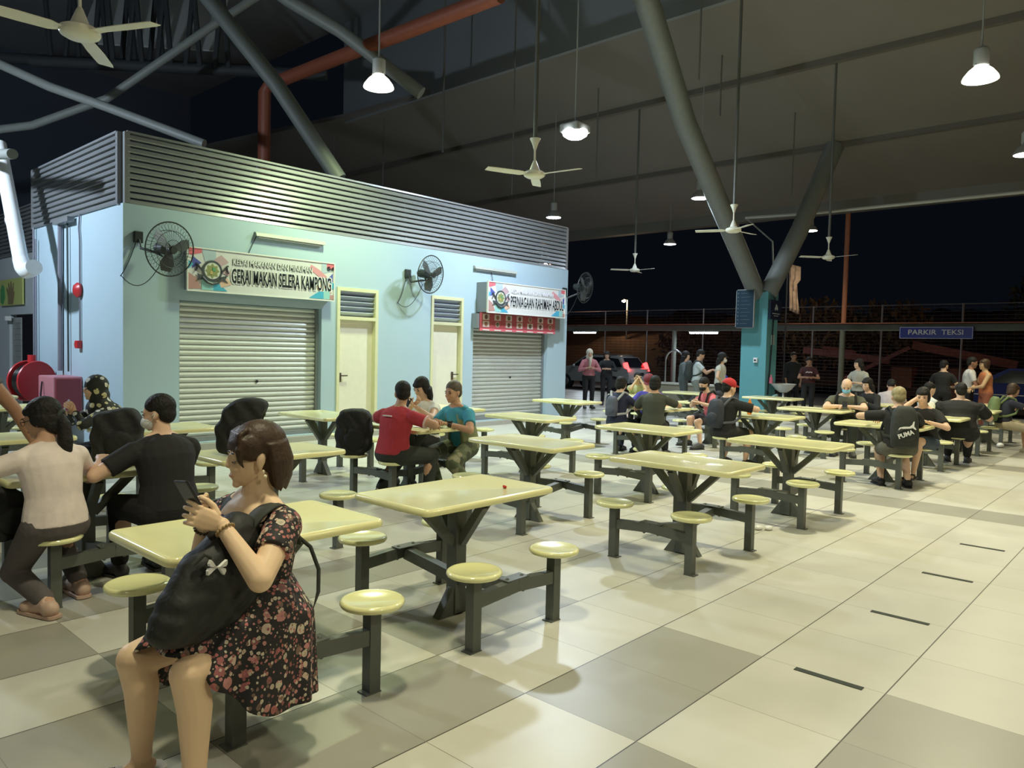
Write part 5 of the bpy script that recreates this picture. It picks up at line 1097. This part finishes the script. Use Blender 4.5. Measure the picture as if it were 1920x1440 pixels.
# skirt of the dress
def skirt_pt(th, u):
    c, s_ = math.cos(th), math.sin(th); e = lambda v, k: math.copysign(abs(v)**k, v)
    fold = 1+(.055*math.sin(11*th)+.03*math.sin(17*th+1))*max(0, u-.3)
    wx, wy, wz, wcx = .118, .135, .70, -.02
    mx, my, mcx = (.22, .245, .03); mz = .625 if c > 0 else .585-.05*abs(c)
    hx, hy, hcx = .325, .268*(1-.06*max(0, c)), .112
    g_ = max(0, c)**1.5; hz = .25+.295*g_-.045*max(0, -c)
    if u < .45:
        f = u/.45; x = (wcx+wx*c)*(1-f)+(mcx+mx*e(c, .8))*f; y = wy*s_*(1-f)+my*e(s_, .8)*f; z = wz*(1-f)+mz*f+.03*math.sin(f*3.14)*(c > 0)
    else:
        f = (u-.45)/.55; x = (mcx+mx*e(c, .8))*(1-f)+(hcx+hx*e(c, .75))*f; y = (my*e(s_, .8))*(1-f)+(hy*e(s_, .75))*f; z = mz*(1-f)+hz*f+(.035*math.sin(f*3.14) if c > .3 else .03*math.sin(f*3.14))
    return Vector((wcx+(x-wcx)*fold, y*fold, z))
m = MB(); m.loft([[skirt_pt(2*math.pi*j/132, i/22) for j in range(132)] for i in range(23)], False)
o = m.obj('skirt', floral, rt, 2); o.modifiers.new('s', 'SOLIDIFY').thickness = .006
# bracelet
for q, S_, E_, W in p['arms']:
    d = (W-E_).normalized(); a = Vector((0, 1, 0)); x = a.cross(d).normalized(); y = d.cross(x); m = MB()
    for k in range(16): th = 2*math.pi*k/16; m.ell(W-d*.022+(x*math.cos(th)+y*math.sin(th))*.0315, (.0062,)*3, None, 8, 6)
    m.obj('bracelet', mat('bead_brown', (.05, .035, .02), .4) if q < 0 else mat('bead_gold', (.30, .20, .08), .35), rt, True)
# slide lettering
for q, Hp, K, A in p['legs']:
    f1 = Vector((1, q*.15, 0)).normalized(); m = MB()
    prof = [(-.052, -.072), (-.05, -.045), (-.032, -.022), (0, -.012), (.032, -.022), (.05, -.045), (.052, -.072)]
    m.loft([[A+f1*(.075+dx)+Vector((0, y*1.0, z)) for y, z in prof]+[A+f1*(.075+dx)+Vector((0, y*.92, z-.006)) for y, z in reversed(prof)] for dx in (0, .035, .07)])
    sl = m.obj('slide_strap', mat('slide_white', (.68, .64, .56), .5), rt, True)
    m = MB()
    for k in range(6): m.bar(A+f1*(.095+.0*k)+Vector((0, -.030+.012*k, -.0085-.02*abs(k-2.5)/2.5*.5)), A+f1*(.130 if k % 2 else .12)+Vector((0, -.030+.012*k, -.0085-.02*abs(k-2.5)/2.5*.5)), .004, .003)
    m.obj('slide_lettering', M_blackpl, sl)
Wd = Matrix.Translation(rt.location) @ rt.rotation_euler.to_matrix().to_4x4()
# phone in her hands
o = MB().box((0, 0, 0), (.010, .078, .155)).obj('phone', mat('dark_phone_case', (.02, .018, .018), .25), None, bevel=.004)
MB().box((-.006, 0, 0), (.001, .07, .142)).obj('screen', mat('phone_screen_near', (.03, .03, .035), .12, emit=(.5, .5, .5), estr=.1), o)
o.matrix_world = Wd @ Matrix.Translation((.335, .035, 1.055)) @ Euler((R(6), R(28), R(-6))).to_matrix().to_4x4()
tag(o, 'dark phone held in both hands by the woman in the floral dress', 'phone')
# big black sports bag on her lap
bg = thing('sports_bag', 'big black sports bag with white logo lying on the lap of the floral dress woman', 'bag', rt.location, rt.rotation_euler.z)
ol = [(.17, .99), (.24, .945), (.31, .885), (.385, .862), (.43, .80), (.48, .735), (.515, .685), (.535, .645), (.525, .605), (.485, .578), (.40, .562), (.29, .553), (.16, .560), (.05, .575), (-.04, .61), (-.085, .66), (-.06, .73), (.0, .81), (.05, .89), (.10, .96)]
def smooth(pl, n=2):
    for _ in range(n):
        q = []
        for i in range(len(pl)): a, b = pl[i], pl[(i+1) % len(pl)]; q += [(a[0]*.75+b[0]*.25, a[1]*.75+b[1]*.25), (a[0]*.25+b[0]*.75, a[1]*.25+b[1]*.75)]
        pl = q
    return pl
ol = smooth(ol, 1); cx, cz = .22, .72; m = MB(); rs = []
for k in range(11):
    v = -1+2*k/10; sc_ = math.sqrt(max(0, 1-abs(v)**2.6)); sc_ = max(sc_, .04)
    rs.append([Vector((cx+(x-cx)*sc_, .075+.105*v+(.02 if z > .8 else 0)*0, cz+(z-cz)*sc_)) for x, z in ol])
m.loft(rs); m2 = m.remesh(.0085, 3); rnd = random.Random(5)
vv = []
for x, y, z in m2.v:
    f = math.sin((x*.9+z*.55)*62+3*math.sin(z*17+x*6))*.5+math.sin((x*.5-z*.9)*95+2*math.sin(x*23))*.3; k = .0075*(1 if z < .80 else .4); yy = (y-.075)/.105
    vv.append((x+.3*k*f, y+k*f*(1 if yy > 0 else -1), z+.4*k*f))
m2.v = vv; m2.obj('bag_body', mat('black_nylon', (.008, .009, .008), .62, var=.5, scale=14, bump=.4), bg, 2)
lw = mat('logo_white', (.75, .75, .72), .5); o_ = Vector((.352, .172, .838)); ux = Vector((-.98, .05, -.22)); uz = Vector((-.22, .03, .97)); un = Vector((0, 1, 0))
def arc(cx, cz, r0, r1, a0, a1, n=9): return [(cx+r0*math.cos(R(a0+(a1-a0)*i/n)), cz+r0*math.sin(R(a0+(a1-a0)*i/n))) for i in range(n+1)]+[(cx+r1*math.cos(R(a1+(a0-a1)*i/n)), cz+r1*math.sin(R(a1+(a0-a1)*i/n))) for i in range(n+1)]
m = MB()
for s_ in (-1, 1):
    for e_ in (-1, 1): m.prism([(s_*.004, e_*.0), (s_*.014, e_*.0085), (s_*.026, e_*.020), (s_*.034, e_*.026), (s_*.038, e_*.012), (s_*.034, e_*.004), (s_*.022, e_*.0015)], o_, ux, uz, un, .012)
    m.prism([(-.02, s_*.006), (.0, s_*.0015), (.02, s_*.006), (.02, s_*.001), (0, -s_*.002), (-.02, s_*.001)], o_, ux, uz, un, .012)
m.obj('crossed_logo', lw, bg)
st = mat('dark_strap', (.030, .034, .028), .75, var=.3, scale=20, bump=.2)
for q in (-1, 1):
    S_ = p['arms'][0 if q < 0 else 1][1]
    a = S_+Vector((.0, -q*.055, 0))
    pts = [a+Vector((-.12, 0, -.10)), a+Vector((-.085, 0, .03)), a+Vector((-.01, 0, .082)), a+Vector((.075, -q*.012, .045)), a+Vector((.125, -q*.035, -.03)), Vector((.15, q*.04+.02, .90)), Vector((.17, q*.02+.05, .84))]
    fine_ = []
    for i in range(len(pts)-1):
        for k in range(4): fine_.append(pts[i].lerp(pts[i+1], k/4))
    fine_.append(pts[-1])
    for _ in range(3): fine_ = [fine_[0]]+[(fine_[i-1]+fine_[i]*2+fine_[i+1])/4 for i in range(1, len(fine_)-1)]+[fine_[-1]]
    m = MB(); rs = []
    for i, c in enumerate(fine_):
        t_ = (fine_[min(i+1, len(fine_)-1)]-fine_[max(i-1, 0)]).normalized(); sd = Vector((.25, 1, 0)); sd = (sd-t_*sd.dot(t_)).normalized(); nn = t_.cross(sd); wd_ = .043
        rs.append([c+sd*wd_-nn*.004, c+sd*wd_+nn*.004, c+nn*.009, c-sd*wd_+nn*.004, c-sd*wd_-nn*.004, c-nn*.009])
    m.loft(rs); m.obj('wide_strap', st, bg, 2)
S_ = p['arms'][1][1]
m = MB(); m.tube([S_+Vector((-.10, -.04, -.06)), S_+Vector((-.15, .0, -.12)), S_+Vector((-.165, .03, -.21)), S_+Vector((-.14, .05, -.29)), S_+Vector((-.09, .06, -.36)), Vector((-.07, .14, .66))], .008, 8); m.obj('thin_strap', st, bg, True)
m = MB(); m.tube([Vector((.40, .12, .85)), Vector((.37, .14, .88)), Vector((.345, .14, .865)), Vector((.35, .15, .82))], .007, 8); m.obj('grab_loop', st, bg, True)

# ------------------------------------------------------------------ bags and small things on the tables
def soft_bag(name, x, y, z, pts, dep, rot, label, m_=M_black, cat='bag'):
    """upright soft bag: side outline lofted through its thickness"""
    t = thing(name, label, cat, (x, y, z), R(rot)); pl = smooth(pts, 1); cx = sum(a for a, b in pl)/len(pl); cz = sum(b for a, b in pl)/len(pl); m = MB(); rs = []
    for k in range(9):
        v = -1+2*k/8; q = max(.05, math.sqrt(max(0, 1-abs(v)**3))); q = .75+.25*q if abs(v) < .99 else .6
        rs.append([Vector((cx+(a-cx)*q, dep*v, .0+b*(q if b > cz else 1)+.0)) for a, b in pl])
    m.loft(rs); m = m.remesh(.011, 3); m.v = [(a+.006*math.sin(c*40+a*20), b+.006*math.sin(c*33+a*45), max(.002, c)) for a, b, c in m.v]
    m.obj('bag_body', m_, t, 2)
    w0 = max(a for a, b in pts)-min(a for a, b in pts)
    m = MB(); h = max(b for a, b in pts); m.tube([(-.05, dep*.9, h*.8), (-.05, dep*1.15, h*.5), (-.04, dep*.95, h*.2)], .016, 8); m.obj('strap', M_blackpl, t, True)
    m = MB(); m.ell((.03, -dep*.95, h*.36), (w0*.3, .03, h*.25), None, 14, 10); m.obj('pocket', m_, t, 2)
    return t
soft_bag('backpack', 1.98, 5.45, .75, [(-.16, 0), (.14, 0), (.16, .2), (.14, .36), (.08, .40), (-.10, .37), (-.16, .34), (-.17, .15)], .10, -35, 'boxy black bag standing on the table left of the masked man', cat='backpack')
soft_bag('backpack', 2.86, 5.42, .75, [(-.14, 0), (.15, 0), (.18, .12), (.16, .24), (.12, .30), (.19, .33), (.20, .40), (.12, .44), (-.02, .43), (-.11, .38), (-.15, .28), (-.19, .20), (-.18, .06)], .12, -38, 'tall rumpled black backpack on the table behind the bobbed hair', cat='backpack')
soft_bag('backpack', 4.83, 6.69, .43, [(-.18, 0), (.17, 0), (.20, .2), (.19, .40), (.13, .50), (-.08, .50), (-.18, .45), (-.20, .2)], .13, -48, 'big black backpack standing on the stool left of the man in red', cat='backpack')
soft_bag('bag', 1.22, 5.24, .40, [(-.14, 0), (.14, 0), (.17, .15), (.12, .30), (-.08, .32), (-.17, .2)], .10, 20, 'black bag in the lap of the woman with the ponytail')
soft_bag('bag', 20.2, 10.1, .0, [(-.2, 0), (.2, 0), (.22, .4), (.15, 1.0), (-.1, 1.05), (-.22, .5)], .14, -60, 'tall blue bag beside the left edge of the teal column', mat('blue_nylon', (.015, .03, .22), .6))
t = thing('bottle', 'clear bottle of orange drink on the table before the man in the red cap', 'bottle', (10.28, 4.72, .75))
MB().lathe([(.030, 0), (.034, .02), (.034, .15), (.02, .19), (.013, .20), (.013, .22), (0, .22)], n=18).obj('bottle_body', mat('orange_drink', (.75, .25, .03), .15), t, True); MB().cone((0, 0, .22), .015, (0, 0, .24), .015, 12).obj('cap', M_white, t)
t = thing('food_box', 'small white takeaway box on the table near the navy shirt girl', 'box', (10.05, 6.62, .75))
MB().loft([[(-.06, -.08, 0), (.06, -.08, 0), (.06, .08, 0), (-.06, .08, 0)], [(-.075, -.10, .07), (.075, -.10, .07), (.075, .10, .07), (-.075, .10, .07)]]).obj('box_body', M_white, t); MB().box((0, 0, .076), (.16, .21, .012)).obj('lid', M_white, t)
tag(MB().box((10.5, 6.45, .7525), (.2, .28, .003)).obj('paper_sheet', MATS['paper']), 'white paper in front of the man in the blue violet shirt', 'paper')
soft_bag('bag', 12.72, 3.0, .75, [(-.10, 0), (.10, 0), (.11, .12), (.09, .22), (-.09, .22), (-.11, .12)], .05, -60, 'white carrier bag with dark print beside the boy in the white jacket', M_white)
tag(MB().ell((16.3, 2.6, .05), (.1, .06, .045)).obj('shoe', M_white, None, True), 'white shoe on the floor below the last bench', 'shoe')
